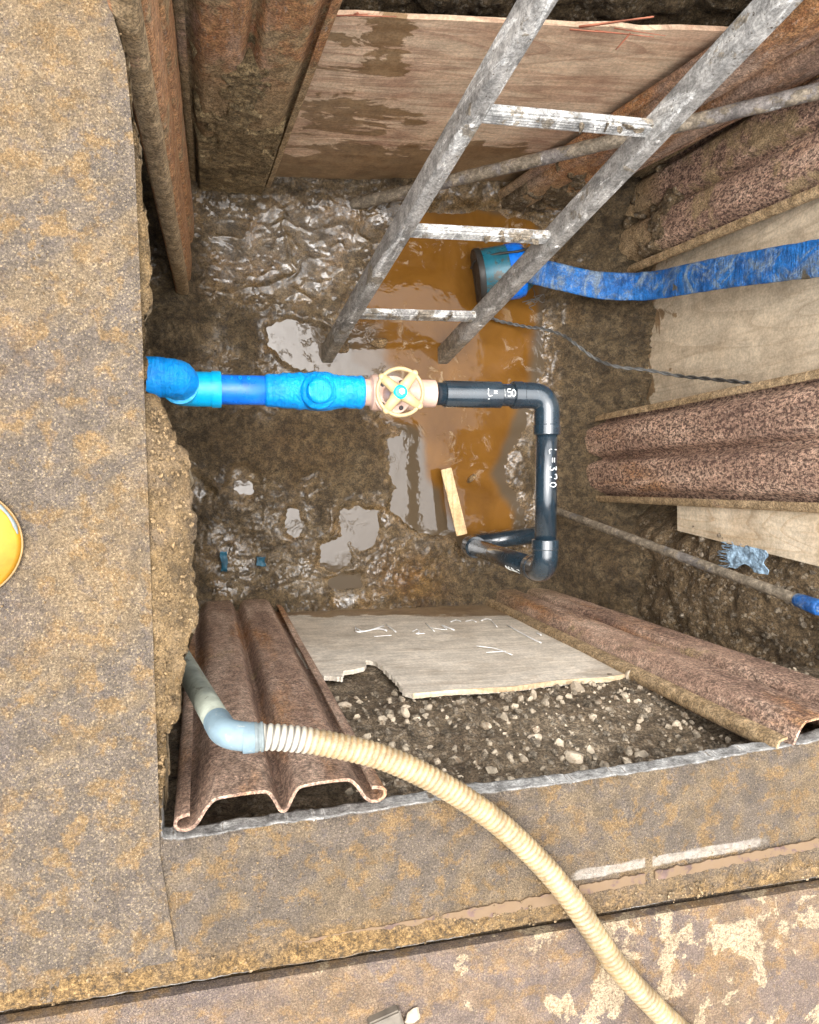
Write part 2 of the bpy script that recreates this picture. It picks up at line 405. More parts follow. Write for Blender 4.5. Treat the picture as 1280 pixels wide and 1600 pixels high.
def m_ply(name, cols, grain_axis, stain, seed=0., damp=None):
    a = Mt(name, .62, .3)
    sc = {'x': (.9, 9, 9), 'z': (9, 9, .9), 'y': (9, .9, 9)}[grain_axis]
    v = a.map(sc, loc=(seed, seed, seed))
    g = a.noise(1.7, 8, .62, v, 1.4); c = a.ramp(g, [(.3, cols[0]), (.45, cols[1]), (.55, cols[2]), (.7, cols[1])])
    fine = a.noise(9, 6, .75, v, .5); c = a.mix(a.math('MULTIPLY', a.mrange(fine, .5, .75), .6), c, cols[3])
    rings = a.math('FRACT', a.math('MULTIPLY', a.noise(.55, 2, .4, v, 1.0), 17.)); c = a.mix(a.math('MULTIPLY', a.mrange(rings, .7, 1.0), .45), c, cols[3])
    c = a.mix(a.math('MULTIPLY', a.mrange(a.noise(3.5, 4, .6, a.map(loc=(seed, 7, 0))), .48, .66), .4), c, cols[3])
    st = a.attr('stain'); stn = a.mrange(a.math('ADD', a.noise(7, 7, .62, a.map((.7, 1, 1.6), loc=(seed, 0, 0)), .6), a.math('MULTIPLY', st, .5)), .62-stain, .65-stain)
    stc = a.ramp(a.noise(18, 5, .6), [(.35, (.17, .095, .038)), (.65, (.28, .18, .085))])
    c = a.mix(a.math('MULTIPLY', stn, .85), c, stc)
    a.col(a.grain(c, .12, 120, 14, .14)); a.rough(a.ramp(stn, [(0, .62), (1, .38)])); a.bump((fine, .25, .0015), (a.noise(4, 4, .5), .3, .01), (a.noise(240, 2, .5), .2, .0008))
    return a.m
M_PN = m_ply("plywood_reddish", [(.42, .27, .18), (.60, .42, .28), (.72, .55, .38), (.33, .17, .11)], 'x', .03, 2.)
M_PE = m_ply("plywood_pale", [(.46, .37, .255), (.56, .46, .33), (.61, .51, .37), (.38, .29, .19)], 'z', .0, 5.)
M_PE2 = m_ply("plywood_cream", [(.48, .38, .25), (.60, .50, .36), (.66, .56, .42), (.40, .27, .15)], 'z', -.08, 8.)
M_PS = m_ply("plywood_grey", [(.50, .44, .355), (.63, .565, .465), (.70, .635, .53), (.39, .31, .22)], 'x', -.05, 11.)
M_PEDGE = m_ply("plywood_torn_edge", [(.50, .38, .23), (.62, .49, .32), (.70, .56, .38), (.33, .2, .1)], 'x', -.2, 14.)

def m_alu(name, base, white=.5, dirt=.35, seed=0., rough=.42, metal=.55):
    a = Mt(name, rough, .5, metal)
    c = a.ramp(a.noise(12, 6, .7, a.map((1.4, 1.4, .10), loc=(seed, 0, 0)), .6), [(.3, tuple(.55*x for x in base)), (.5, base), (.7, tuple(min(1, 1.45*x) for x in base))])
    c = a.mix(a.mrange(a.noise(14, 7, .72, a.map((1.2, 1.2, .14), loc=(0, seed, 0)), 1.0), .68-.25*white, .72-.25*white), c, (.60, .59, .56))
    d = a.mrange(a.noise(10, 7, .7, a.map(loc=(seed, seed, 3))), .75-.4*dirt, .79-.4*dirt); d = a.math('MAXIMUM', d, a.mrange(a.math('ADD', a.sep(a.pos)[2], a.math('MULTIPLY', a.noise(9, 5, .7), .5)), -1.18, -1.30))
    c = a.mix(a.math('MULTIPLY', d, .85), c, a.ramp(a.noise(60, 3, .6), [(.4, (.13, .105, .07)), (.6, (.25, .205, .145))]))
    c = a.mix(a.mrange(a.noise(130, 2, .6), .66, .72), c, (.09, .07, .05))
    a.col(a.grain(c, .25, 150, 26, .3)); a.lk(a.math('SUBTRACT', metal, a.math('MULTIPLY', d, metal)), a.b.inputs['Metallic'])
    a.rough(a.ramp(a.noise(25, 4, .6), [(.3, rough-.1), (.7, rough+.25)])); a.bump((a.noise(60, 6, .75), .8, .004), (d, .5, .003))
    return a.m
M_RAIL = m_alu("weathered_aluminium", (.345, .33, .305), .50, .42, 0., .5, .25)
M_RUNG = m_alu("whitened_rung", (.33, .325, .31), .65, .60, 4., .6, .1)
M_POLE2 = m_alu("mud_coated_tube", (.15, .135, .12), .05, .85, 21., .6, .05)
M_POLE = m_alu("muddy_grey_tube", (.20, .18, .165), .30, .80, 8., .5, .2)

def m_plain(name, c, rough=.4, spec=.5, var=.15, dirt=0., metal=0, coat=0, bs=.15, sc=25, dirtc=(.26, .19, .10)):
    a = Mt(name, rough, spec, metal); c2 = tuple(max(0, x*(1-var)) for x in c); c3 = tuple(min(1, x*(1+var)) for x in c)
    q = a.ramp(a.noise(sc, 5, .6), [(.35, c2), (.65, c3)])
    if dirt > 0:
        d = a.mrange(a.noise(30, 7, .72, dist=.5), .75-.35*dirt, .83-.35*dirt); q = a.mix(a.math('MULTIPLY', d, .85), q, dirtc)
    a.col(q); a.rough(a.ramp(a.noise(40, 4, .6), [(.35, max(.02, rough-.08)), (.7, min(1, rough+.15))])); a.b.inputs['Coat Weight'].default_value = coat
    a.bump((a.noise(sc*2, 4, .6), bs, .003)); return a.m
def m_tape():
    a = Mt("blue_tape", .38, .5)
    c = a.ramp(a.noise(14, 4, .5), [(.35, (.0, .27, .82)), (.65, (.0, .38, .95))]); a.col(c)
    d = a.mrange(a.noise(24, 7, .75, dist=.8), .60, .72); c = a.mix(a.math('MULTIPLY', d, .35), c, (.12, .22, .35)); a.col(c)
    a.bump((a.noise(1, 5, .65, a.map((170, 14, 14), rot=(0, 0, .25)), .8), .8, .006), (a.noise(26, 4, .6, dist=1.6), .8, .010)); return a.m
M_TAPE = m_tape()
M_BPIPE = m_plain("blue_pipe", (.005, .17, .75), .32, .5, .25, .15, dirtc=(.12, .18, .4), bs=.05)
M_CYAN = m_plain("light_blue_socket", (.0, .46, .90), .35, .5, .12, .1, dirtc=(.2, .3, .4), bs=.1)
def m_black():
    a = Mt("navy_black_pipe", .22, .55); a.b.inputs["Coat Weight"].default_value = 1; a.b.inputs["Coat IOR"].default_value = 1.5; a.b.inputs["Coat Roughness"].default_value = .12; c = a.ramp(a.noise(9, 6, .65), [(.35, (.008, .016, .024)), (.65, (.016, .032, .046))])
    c = a.mix(a.math('MULTIPLY', a.mrange(a.noise(55, 6, .75, dist=1), .62, .72), .6), c, (.12, .13, .13)); a.col(c)
    a.rough(a.ramp(a.noise(20, 6, .7), [(.3, .16), (.7, .34)])); a.bump((a.noise(60, 4, .6), .12, .001)); return a.m
M_BLACK = m_black()
M_WHITE = m_plain("white_marker", (.82, .84, .82), .7)
M_CHALK = m_plain("chalk", (.80, .80, .78), .9)
M_BRONZE = m_plain("pink_bronze", (.62, .42, .33), .42, .5, .2, .25, .1, dirtc=(.30, .2, .15))
M_WHEEL = m_plain("cream_wheel", (.44, .33, .17), .4, .5, .12, .12, dirtc=(.35, .25, .13), bs=.08)
M_TEALCAP = m_plain("turquoise_cap", (.0, .55, .55), .35)
M_SILVER = m_plain("silver_nut", (.65, .65, .6), .35, .5, .15, .1, .6)
M_DARK = m_plain("dark_bolt", (.03, .02, .02), .5)
M_TEAL = m_plain("teal_pump_paint", (.010, .115, .165), .35, .5, .4, .6, dirtc=(.075, .065, .045), sc=12)
M_RUBBER = m_plain("black_rubber", (.03, .028, .025), .5, .4, .3, .35, dirtc=(.12, .09, .05))
M_CABLE = m_plain("grey_cable", (.10, .10, .095), .45, .4, .35, .35, dirtc=(.2, .17, .12))
def m_layflat():
    a = Mt("blue_layflat", .42, .4); c = a.ramp(a.noise(10, 5, .6), [(.35, (.006, .075, .27)), (.65, (.015, .14, .42))])
    d = a.mrange(a.noise(11, 8, .8, a.map((2, 1, 1)), 1.0), .47, .60); c = a.mix(a.math('MULTIPLY', d, .72), c, (.19, .23, .23)); c = a.grain(c, .22, 170, 30, .3)
    c = a.mix(a.mrange(a.noise(9, 5, .6, a.map(loc=(5, 5, 5))), .66, .69), c, (.10, .085, .06)); a.col(c)
    a.bump((a.noise(6, 5, .7, a.map((8, 1, 8)), 1.), .8, .010), (a.noise(40, 5, .7, dist=.8), .8, .008)); return a.m
M_FLAT = m_layflat()
def m_hose():
    a = Mt("cream_hose", .42, .45); g = a.attr('groove')
    c = a.ramp(a.noise(8, 5, .6), [(.3, (.27, .20, .11)), (.7, (.37, .30, .19))])
    gc = a.mix(a.mrange(a.noise(9, 4, .6), .4, .6), (.26, .15, .055), (.40, .26, .10))
    c = a.mix(a.math('MULTIPLY', g, .75), c, gc)
    gm = a.mrange(a.noise(16, 7, .75, dist=.6), .50, .64); c = a.mix(a.math('MULTIPLY', gm, .55), c, (.20, .14, .07)); c = a.grain(c, .15, 160, 20, .2)
    s = a.attr('start'); c = a.mix(s, c, a.mix(g, (.42, .39, .32), (.10, .09, .075))); a.col(c); a.bump((a.noise(90, 3, .6), .2, .001)); return a.m
M_HOSE = m_hose()
M_ELB = m_plain("pale_blue_elbow", (.145, .205, .235), .5, .4, .15, .5, dirtc=(.30, .31, .28))
M_GPIPE = m_plain("grey_green_pipe", (.22, .235, .19), .5, .4, .3, .45, dirtc=(.09, .085, .065))
M_WOOD = m_ply("pine_stick", [(.48, .32, .15), (.62, .44, .23), (.68, .50, .28), (.3, .17, .07)], 'y', -.1, 20.)
M_SPLIT = m_plain("red_splinter", (.46, .17, .10), .7, .3, .4, .1)
M_YEL = m_plain("yellow_enamel", (.42, .20, .010), .35, .5, .2, .25, dirtc=(.62, .22, .03), sc=18)
M_GREYP = m_plain("chipped_primer", (.17, .20, .20), .5, .4, .3)
M_BLOCK = m_plain("damp_block", (.13, .11, .085), .7, .4, .3, .3)
M_NET = m_plain("blue_sacking", (.26, .37, .47), .75, .3, .5, .3, dirtc=(.62, .68, .72), sc=90, bs=.8)
M_STONE = m_plain("pale_stone", (.36, .30, .22), .8, .3, .7, .65, dirtc=(.17, .12, .075), sc=26, bs=.6)
M_STONEL = m_plain("light_stone", (.46, .38, .28), .8, .3, .3, .45, dirtc=(.24, .17, .10), sc=40, bs=.5)
M_BLUED = m_plain("muddied_blue_tape", (.01, .07, .11), .5, .4, .4, .4, dirtc=(.06, .05, .03))
M_PAINT = m_plain("worn_white_paint", (.27, .235, .19), .8, .3, .3, 1.15, dirtc=(.30, .21, .12), sc=20)
M_BAR = m_plain("purple_brown_bar", (.12, .076, .062), .75, .3, .35, 1.0, dirtc=(.155, .103, .055), sc=30)

# ------------------------------------------------------------------ setting: ground with the cut pit
W_EDGE = [(130, -160), (176, 0), (200, 90), (208, 150), (212, 200), (222, 250), (221, 290), (230, 360), (231, 430), (238, 470), (230, 500), (227, 560), (230, 608),
          (250, 622), (262, 655), (275, 690), (293, 705), (300, 750), (297, 790), (308, 812), (303, 860), (302, 900), (307, 940), (308, 980), (298, 1010), (286, 1030), (283, 1075), (277, 1130), (262, 1150), (258, 1220), (252, 1312)]
S_EDGE = [(287, 1314), (365, 1300), (427, 1290), (505, 1282), (640, 1259), (745, 1242), (850, 1230), (949, 1216), (1062, 1199), (1130, 1186), (1198, 1174), (1280, 1159)]
def rag(pts, amp, seed):
    P = [hit(*p, z=0)[:2] for p in pts]; return ragged(P, .004, amp, seed, 28, closed=False)
we = rag(W_EDGE, .011, 1); se = rag(S_EDGE, .0045, 2)
hole = np.vstack([we, se, [[1.66, se[-1][1]+.11]], [[1.66, 1.09]], [[we[0][0]-.02, 1.09]]])
xs = np.arange(-.66, 1.80, .0055); ys = np.arange(-1.28, 1.30, .0055)
GX, GY = np.meshgrid(xs, ys); sd_h = sdist(GX, GY, hole)
keep = sd_h < 0
cellk = keep[:-1, :-1] & keep[1:, :-1] & keep[:-1, 1:] & keep[1:, 1:]
used = np.zeros_like(keep); used[:-1, :-1] |= cellk; used[1:, :-1] |= cellk; used[:-1, 1:] |= cellk; used[1:, 1:] |= cellk
ccount = np.zeros(keep.shape, int); ccount[:-1, :-1] += cellk; ccount[1:, :-1] += cellk; ccount[:-1, 1:] += cellk; ccount[1:, 1:] += cellk
bnd = used & (ccount < 4); bnd[0] = bnd[-1] = False; bnd[:, 0] = bnd[:, -1] = False
hp = np.vstack([ragged(hole, .003, 0, 0)]) 
PX, PY = GX.copy(), GY.copy()
bi = np.argwhere(bnd)
for i, j in bi:
    q = hp[np.argmin((hp[:, 0]-GX[i, j])**2+(hp[:, 1]-GY[i, j])**2)]; PX[i, j], PY[i, j] = q
# seam between the two steel surfaces at the bottom
sA, sB = hit(0, 1592, z=0)[:2], hit(1280, 1378, z=0)[:2]
sdir = unit(sB-sA); snor = np.array([-sdir[1], sdir[0]])
sdl = (PX-sA[0])*snor[0]+(PY-sA[1])*snor[1]; sal = (PX-sA[0])*sdir[0]+(PY-sA[1])*sdir[1]
P3 = np.stack([PX, PY, 0*PX], -1)
HZ = .0022*fbm(P3, 14, 5, .6, 1)+.0012*fbm(P3, 90, 3, .6, 2)
# dirt heaped along the seam, gutter at the seam
HZ += .010*np.exp(-((sdl-.028)/.016)**2)*sstep(-.1, .35, fbm(P3, 9, 4, .6, 6)+.25)*(1-.6*sstep(.7, .9, sal))
HZ -= .030*sstep(.011, .003, sdl)
west = sstep(.15, 0, PX)*sstep(-.54, -.5, PY)
HZ += west*(.010*fbm(P3, 18, 5, .6, 7)+.006*cells(P3, 45, 2)-.006)
HZ -= sstep(-.035, 0, sd_h)*west*.012*(1+fbm(P3, 30, 3, .5, 9))
HZ -= sstep(-.012, 0, sd_h)*.004
seam = np.clip(np.exp(-((sdl-.022)/.030)**2)*(1.25+1.5*fbm(P3, 12, 5, .65, 61))*(1-.5*sstep(.6, .9, sal)), 0, 1)
HZ += seam*.004*(cells(P3, 120, 3)+fbm(P3, 60, 3, .6, 62))
idx = -np.ones(keep.shape, int); idx[used] = np.arange(used.sum())
V = np.stack([PX[used], PY[used], HZ[used]], -1); pq, pr_ = proj(P3); ln_ = 1370+(pq-890)*(1297-1370)/400.
paint = sstep(13, 6, np.abs(pr_-ln_))*sstep(860, 905, pq)*np.where((np.abs(pq-1013) < 5), 0, 1)*(1-.6*sstep(1150, 1250, pq))
paint = np.maximum(paint, .75*sstep(5, 2, np.abs(pq-(277+(pr_-1392)*.08)))*sstep(1385, 1400, pr_)*sstep(1500, 1485, pr_))
wv = west[used]; sv = seam[used]; pv = paint[used]
ci = np.argwhere(cellk); Fc = np.stack([idx[ci[:, 0], ci[:, 1]], idx[ci[:, 0], ci[:, 1]+1], idx[ci[:, 0]+1, ci[:, 1]+1], idx[ci[:, 0]+1, ci[:, 1]]], -1).tolist()
# boundary edges of the hole -> cut face going down, in three irregular steps
cnt = {}
for f in Fc:
    for a, b in ((f[0], f[1]), (f[1], f[2]), (f[2], f[3]), (f[3], f[0])):
        cnt[(a, b)] = 1
rim = [(a, b) for (a, b) in cnt if (b, a) not in cnt]
def outer(i): return V[i, 0] < xs[0]+.001 or V[i, 0] > xs[-1]-.007 or V[i, 1] < ys[0]+.001 or V[i, 1] > ys[-1]-.007
hr = [(a, b) for a, b in rim if not (outer(a) and outer(b))]
vl = sorted({i for e in hr for i in e}); lay = {}; VV = [V]; WW = [wv]; n0 = len(V); cx, cy = .75, .25
for L, (dz, off) in enumerate([(-.008, -.0015), (-.022, .001), (-.038, -.002), (-.052, .002), (-.060, .03)]):
    pts = V[vl].copy(); pts[:, 2] = dz
    nz = fbm(pts*np.array([1, 1, 2.5]), 22, 5, .65, 12); inw = np.stack([np.where(pts[:, 1] < -.4, 0, np.where(pts[:, 0] < .1, -1, 0)), np.where(pts[:, 1] < -.4, -1, 0)], -1)
    wst = wv[vl]; pts[:, :2] += inw*(off+(.003+.004*wst)*nz+wst*.008*L*(.5+nz))[:, None]; pts[:, 2] += .003*nz-wst*.014*L*.5
    VV.append(pts); WW.append(wst); lay.update({(L, i): n0+L*len(vl)+k for k, i in enumerate(vl)})
for a, b in hr:
    pa, pb = a, b
    for L in range(5):
        qa, qb = lay[(L, a)], lay[(L, b)]; Fc.append([pb, pa, qa, qb]); pa, pb = qa, qb
V = np.vstack(VV); wv = np.concatenate(WW)
# far sheet out to the horizon
n1 = len(V); xo = [xs[0], xs[-1]]; yo = [ys[0], ys[-1]]
far = [(-60, -60), (60, -60), (60, 60), (-60, 60)]; near = [(xo[0], yo[0]), (xo[1], yo[0]), (xo[1], yo[1]), (xo[0], yo[1])]
V = np.vstack([V, [[a, b, -.003] for a, b in far], [[a-(.01 if a < 0 else -.01)*-1, b-(.01 if b < 0 else -.01)*-1, -.003] for a, b in near]])
for k in range(4):
    m = (k+1) % 4; Fc.append([n1+k, n1+m, n1+4+m, n1+4+k])
wv = np.concatenate([wv, np.zeros(8)])
g = make('ground', (V, Fc), M_SLAB, origin=(0, 0, 0), attrs={'west': wv, 'seam': np.concatenate([sv, np.zeros(len(V)-len(sv))]), 'paint': np.concatenate([pv, np.zeros(len(V)-len(pv))])}); tag(g, kind='structure')

# ------------------------------------------------------------------ setting: mud floor and water
ORANGE = [(556, 505), (575, 460), (600, 425), (640, 352), (655, 330), (740, 326), (835, 345), (842, 400), (838, 455), (832, 520), (826, 590), (806, 640), (796, 665), (785, 690),
          (768, 740), (778, 770), (800, 800), (798, 832), (740, 836), (722, 838), (700, 800), (690, 765), (668, 745), (666, 690), (660, 668), (600, 650), (590, 580), (560, 560)]
PUDS = [[(420, 508), (455, 502), (500, 520), (520, 560), (590, 545), (600, 585), (520, 592), (470, 575), (430, 545)],
        [(532, 798), (560, 793), (590, 800), (592, 830), (580, 850), (562, 856), (548, 838), (530, 830)],
        [(604, 690), (640, 672), (664, 690), (668, 745), (690, 765), (702, 800), (716, 832), (640, 822), (612, 800), (618, 760), (600, 720)],
        [(362, 735), (385, 728), (402, 745), (396, 772), (372, 778), (358, 760)], [(470, 738), (492, 734), (498, 750), (480, 760), (466, 752)],
        [(455, 798), (470, 796), (474, 818), (462, 836), (452, 820)], [(508, 852), (536, 838), (546, 870), (530, 892), (510, 880)],
        [(300, 745), (318, 752), (330, 772), (312, 782), (300, 770)], [(515, 905), (560, 900), (568, 935), (530, 950), (515, 940)]]
fx = np.arange(-.46, 1.80, .0042); fy = np.arange(-.74, 1.30, .0042); FX, FY = np.meshgrid(fx, fy)
P3 = np.stack([FX, FY, np.full_like(FX, -1.68)], -1); qx, qy = proj(P3)
jig = 22*fbm(P3, 9, 6, .68, 3); jig2 = 22*fbm(P3, 9, 6, .68, 5)
so_ = sdist(qx+jig, qy+jig2, ORANGE); sp_ = np.full(FX.shape, -99.)
for p in PUDS: sp_ = np.maximum(sp_, sdist(qx+jig*.8, qy+jig2*.8, p))
LV = -1.668
wetA = np.clip(sstep(-60, -8, so_)+sstep(-34, -4, sp_)+sstep(.1, .5, fbm(P3, 2.6, 3, .5, 33)+.15)*.75, 0, 1)
H = .014+.012*fbm(P3, 3.5, 4, .55, 1)+(.012-.007*wetA)*fbm(P3, 13, 6, .68, 2)+(.008-.005*wetA)*(cells(P3+.02*fbm(P3, 20, 3, .5, 8)[..., None], 26, 4)-.6)
bed = sstep(-34, 10, so_); H = H*(1-bed)-.028*bed
bp = sstep(-16, 4, sp_); H = H*(1-bp*.9)-.010*bp+bp*.006*fbm(P3, 30, 4, .65, 14)
# smooth folded slurry in the north-west
nw = sstep(0, 60, sdist(qx, qy, [(285, 300), (430, 280), (640, 300), (640, 360), (590, 420), (540, 500), (470, 520), (420, 505), (330, 500), (300, 470)]))
wp = P3+.10*np.stack([fbm(P3, 4, 3, .5, 21), fbm(P3, 4, 3, .5, 22), 0*FX], -1)
rdg = lambda sc, sd: np.clip(1-2.2*np.abs(fbm(wp, sc, 3, .45, sd)), 0, 1)**5
fold = .008*rdg(4.0, 9)+.003*rdg(9, 10)+.0012*rdg(24, 13)+.007*fbm(wp, 2.6, 2, .5, 11)+.0006*fbm(wp, 16, 4, .6, 12)-.002
H = H*(1-nw)+nw*(fold+.006)
# sandy brown mound in the middle, bank along the east wall, mound by the west edge, bank at the south
md = np.exp(-(((qx-470)/120)**2+((qy-700)/60)**2)); H += .03*md
wm = np.exp(-(((qx-275)/50)**2+((qy-520)/45)**2)); H += .06*wm*(1+.5*fbm(P3, 12, 3, .5, 5))
eb = sstep(1.30, 1.58, FX+.05*fbm(P3, 5, 3, .5, 30)); H += eb*(.20+.12*fbm(P3, 5, 6, .66, 31)+.06*cells(P3+.04*fbm(P3, 9, 4, .6, 32)[..., None], 9, 3)+.02*cells(P3+.02*fbm(P3, 20, 3, .6, 33)[..., None], 24, 5))
se_ = sstep(1.22, 1.42, FX)*sstep(-.10, -.32, FY); H += se_*(.20+.14*cells(P3+.05*fbm(P3, 6, 3, .5, 2)[..., None], 5.5, 8)+.03*fbm(P3, 20, 4, .6, 4))
sb = sstep(-.40, -.50, FY); H += sb*.04*(1+fbm(P3, 9, 4, .5, 6))
nb = sstep(.90, 1.04, FY)*sstep(.5, .8, FX); H += nb*(.05+.05*fbm(P3, 8, 4, .5, 16))
wet0 = np.clip(sstep(-60, -8, so_)+sstep(-34, -4, sp_)+sstep(.1, .5, fbm(P3, 2.6, 3, .5, 33)+.15)*.75, 0, 1)
H += (1-np.maximum(bed, bp))*(1-.88*nw)*(1-.78*wet0)*(.008*fbm(P3, 48, 4, .7, 40)+.010*fbm(P3, 22, 4, .65, 41)*(1-.3*eb))
wet = np.clip(np.maximum.reduce([nw*1.0, sstep(-60, -8, so_), sstep(-30, -4, sp_), sstep(.1, .5, fbm(P3, 2.6, 3, .5, 33)+.15)*.75, np.exp(-(((qx-520)/110)**2+((qy-900)/50)**2))])-md*1.2-.95*eb-.6*wm, 0, 1)
H += (1-np.maximum(bed, bp))*(1-nw)*(1-.6*wet0)*.010*(cells(P3+.05*fbm(P3, 8, 4, .6, 71)[..., None], 13, 4)-.5)
red = np.clip(np.exp(-(((qx-640)/55)**2+((qy-905)/38)**2))*.9+sstep(-50, -5, so_)*.25+md*.25, 0, 1)
idx = np.arange(FX.size).reshape(FX.shape)
def gridfaces(idx): return np.stack([idx[:-1, :-1], idx[:-1, 1:], idx[1:, 1:], idx[1:, :-1]], -1).reshape(-1, 4).tolist()
Vf = np.stack([FX, FY, LV+H], -1).reshape(-1, 3)
g = make('pit_floor', (Vf, gridfaces(idx)), M_MUD, origin=(0, 0, -1.7), attrs={'wet': wet.ravel(), 'red': red.ravel()}); tag(g, kind='structure')
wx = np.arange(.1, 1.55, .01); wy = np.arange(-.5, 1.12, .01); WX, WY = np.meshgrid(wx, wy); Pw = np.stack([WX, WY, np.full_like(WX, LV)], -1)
ax_, ay_ = proj(Pw); sky_sheen = sstep(6, -10, sdist(ax_, ay_, ORANGE)+9*fbm(Pw, 7, 4, .6, 55))  # traced mask paints where water mirrors sky; orange pool kept dull
north = [(470, 505), (600, 500), (610, 575), (640, 600), (600, 640), (480, 600)]; sky_sheen = np.maximum(sky_sheen, .8*sstep(-12, 14, sdist(ax_, ay_, north)+22*fbm(Pw, 9, 5, .65, 56)))
idx = np.arange(WX.size).reshape(WX.shape); g = make('water', (Pw.reshape(-1, 3), gridfaces(idx)), M_WATER, origin=(.7, .3, LV), attrs={'sky_sheen': sky_sheen.ravel()}); tag(g, kind='structure')

# ------------------------------------------------------------------ setting: earth walls behind the sheeting
def earth(name, A, B, z0, z1, n, mat, amp=.03, seed=0, lump=.02, prof=None, step=.011):
    A = np.array(A, float); B = np.array(B, float); L = np.linalg.norm(B-A); nu = int(L/step); nv = int((z1-z0)/step)
    u, v = np.meshgrid(np.linspace(0, 1, nu), np.linspace(0, 1, nv)); P = np.zeros(u.shape+(3,))
    P[..., :2] = A+(B-A)*u[..., None]; P[..., 2] = z0+(z1-z0)*v
    d = amp*fbm(P, 4, 5, .55, seed)+lump*(cells(P+.03*fbm(P, 10, 3, .5, seed+2)[..., None], 11, seed)-.5)+.35*lump*fbm(P, 32, 4, .6, seed+3)
    if prof is not None: d = d+prof(P)
    P = P+np.array(n, float)*d[..., None]; idx = np.arange(u.size).reshape(u.shape); fc = gridfaces(idx)
    a, b, c = P[0, 0], P[0, 1], P[1, 0]
    if np.dot(np.cross(b-a, c-a), n) < 0: fc = [f[::-1] for f in fc]
    return tag(make(name, (P.reshape(-1, 3), fc), mat, origin=(A[0], A[1], z0)), kind='structure'), P
earth('pit_wall', (-.36, -.8), (-.36, 1.3), -1.8, -.075, (1, 0, 0), M_SOIL, .03, 3, .03)
earth('pit_wall', (-.5, 1.17), (1.9, 1.22), -1.8, -.03, (0, -1, 0), M_SOIL, .03, 6, .05)
def eprof(P):
    y, z = P[..., 1], P[..., 2]
    return .13*sstep(-.05, -.22, y)*sstep(-.3, -.9, z)+.05*sstep(-.1, -.3, y)
earth('pit_wall', (1.64, -.8), (1.66, 1.3), -1.8, -.03, (-1, 0, 0), M_SOIL, .03, 9, .035, eprof)
def sprof(P):
    z = P[..., 2]; return -.0+.05*sstep(-.12, -.5, z)-.02
_, PS = earth('pit_wall', (-.5, -.585), (1.9, -.54), -1.8, -.058, (0, 1, 0), M_SOILD, .012, 12, .022, sprof, .008)

# ------------------------------------------------------------------ sheet piles
PROF = np.array([(.022, .021), (.012, .020), (.003, .016), (0, .009), (.003, .002), (.012, -.002), (.024, -.001), (.034, .007), (.045, .024), (.056, .036), (.068, .040), (.10, .041),
                 (.132, .040), (.144, .036), (.153, .022), (.160, .008), (.1665, .004), (.173, .008), (.180, .022), (.189, .036), (.201, .040), (.233, .041), (.265, .040), (.277, .036),
                 (.288, .024), (.299, .007), (.309, -.001), (.321, -.002), (.330, .002), (.333, .009), (.330, .016), (.321, .020), (.311, .021)])
def pile(label, bl, br, tl, tr, n, mat, liplow=None, mud=None, seed=0, tk=.005, hook=None, vs=1.):
    bl, br, tl, tr = [np.array(p, float) for p in (bl, br, tl, tr)]; n = unit(n)
    pr = PROF*np.array([1, vs])
    if hook: pr[:5, 1] = hook
    c2 = crom(pr, 3); T = np.gradient(c2, axis=0); T /= np.linalg.norm(T, axis=1)[:, None]; nn = np.stack([-T[:, 1], T[:, 0]], -1)
    m = len(c2); k = int(np.linalg.norm(tl-bl)/.02)
    def skin(off, side):
        q = c2+nn*off; rows = []
        for i in range(k+1):
            t = i/k; a = bl+(tl-bl)*t; b = br+(tr-br)*t
            dent = .003*fbm(np.array([[seed, t*4, 0.]]), 1, 2)[0]
            rows.append(a+(b-a)*(q[:, :1]/.333)+n*(q[:, 1:2]+dent))
        return np.array(rows)
    A, B = skin(tk*.5, 1), skin(-tk*.5, -1)
    A += n*(.0012*fbm(A, 30, 3, .6, seed))[..., None]
    V = np.vstack([A.reshape(-1, 3), B.reshape(-1, 3)]); off = (k+1)*m; Fc = []
    for i in range(k):
        for j in range(m-1):
            a = i*m+j; Fc.append([a, a+1, a+m+1, a+m]); Fc.append([off+a, off+a+m, off+a+m+1, off+a+1])
        for j in (0, m-1):
            a = i*m+j; q = [a, a+m, off+a+m, off+a]; Fc.append(q if j == 0 else q[::-1])
    for i in (0, k):
        for j in range(m-1):
            a = i*m+j; q = [a, off+a, off+a+1, a+1]; Fc.append(q if i == 0 else q[::-1])
    # make normals point out on the front skin
    a0 = A[0, m//4]; cr = np.cross(A[0, m//4+1]-a0, A[1, m//4]-a0)
    if np.dot(cr, n) < 0: Fc = [f[::-1] for f in Fc]
    # split: corrugated web and the two rolled lips
    mc = np.zeros(len(V))
    if mud is not None: mc = mud(V)
    base = (bl+br)/2
    t = thing('sheet_pile', label, 'sheet pile', base)
    fi = np.array([min(v % off for v in f) % m for f in Fc]); lipA = 24/ (len(PROF)) * 0+3*4; 
    isl = (fi < lipA) | (fi >= m-1-lipA)
    for nm, sel, mt in (('web', ~isl, mat), ('lip', fi < lipA, liplow or mat), ('lip', fi >= m-1-lipA, liplow or mat)):
        fs = [f for f, s_ in zip(Fc, sel) if s_]; us = sorted({v for f in fs for v in f}); mp = {v: i for i, v in enumerate(us)}
        o = make(nm, (V[us], [[mp[v] for v in f] for f in fs]), mt, t, attrs={'mudcover': mc[us]})
        sharp(o, 60)
    return t
def lo(P, z0, z1, seed=0): return sstep(z1, z0, P[:, 2]+.10*fbm(P, 5, 4, .6, seed))
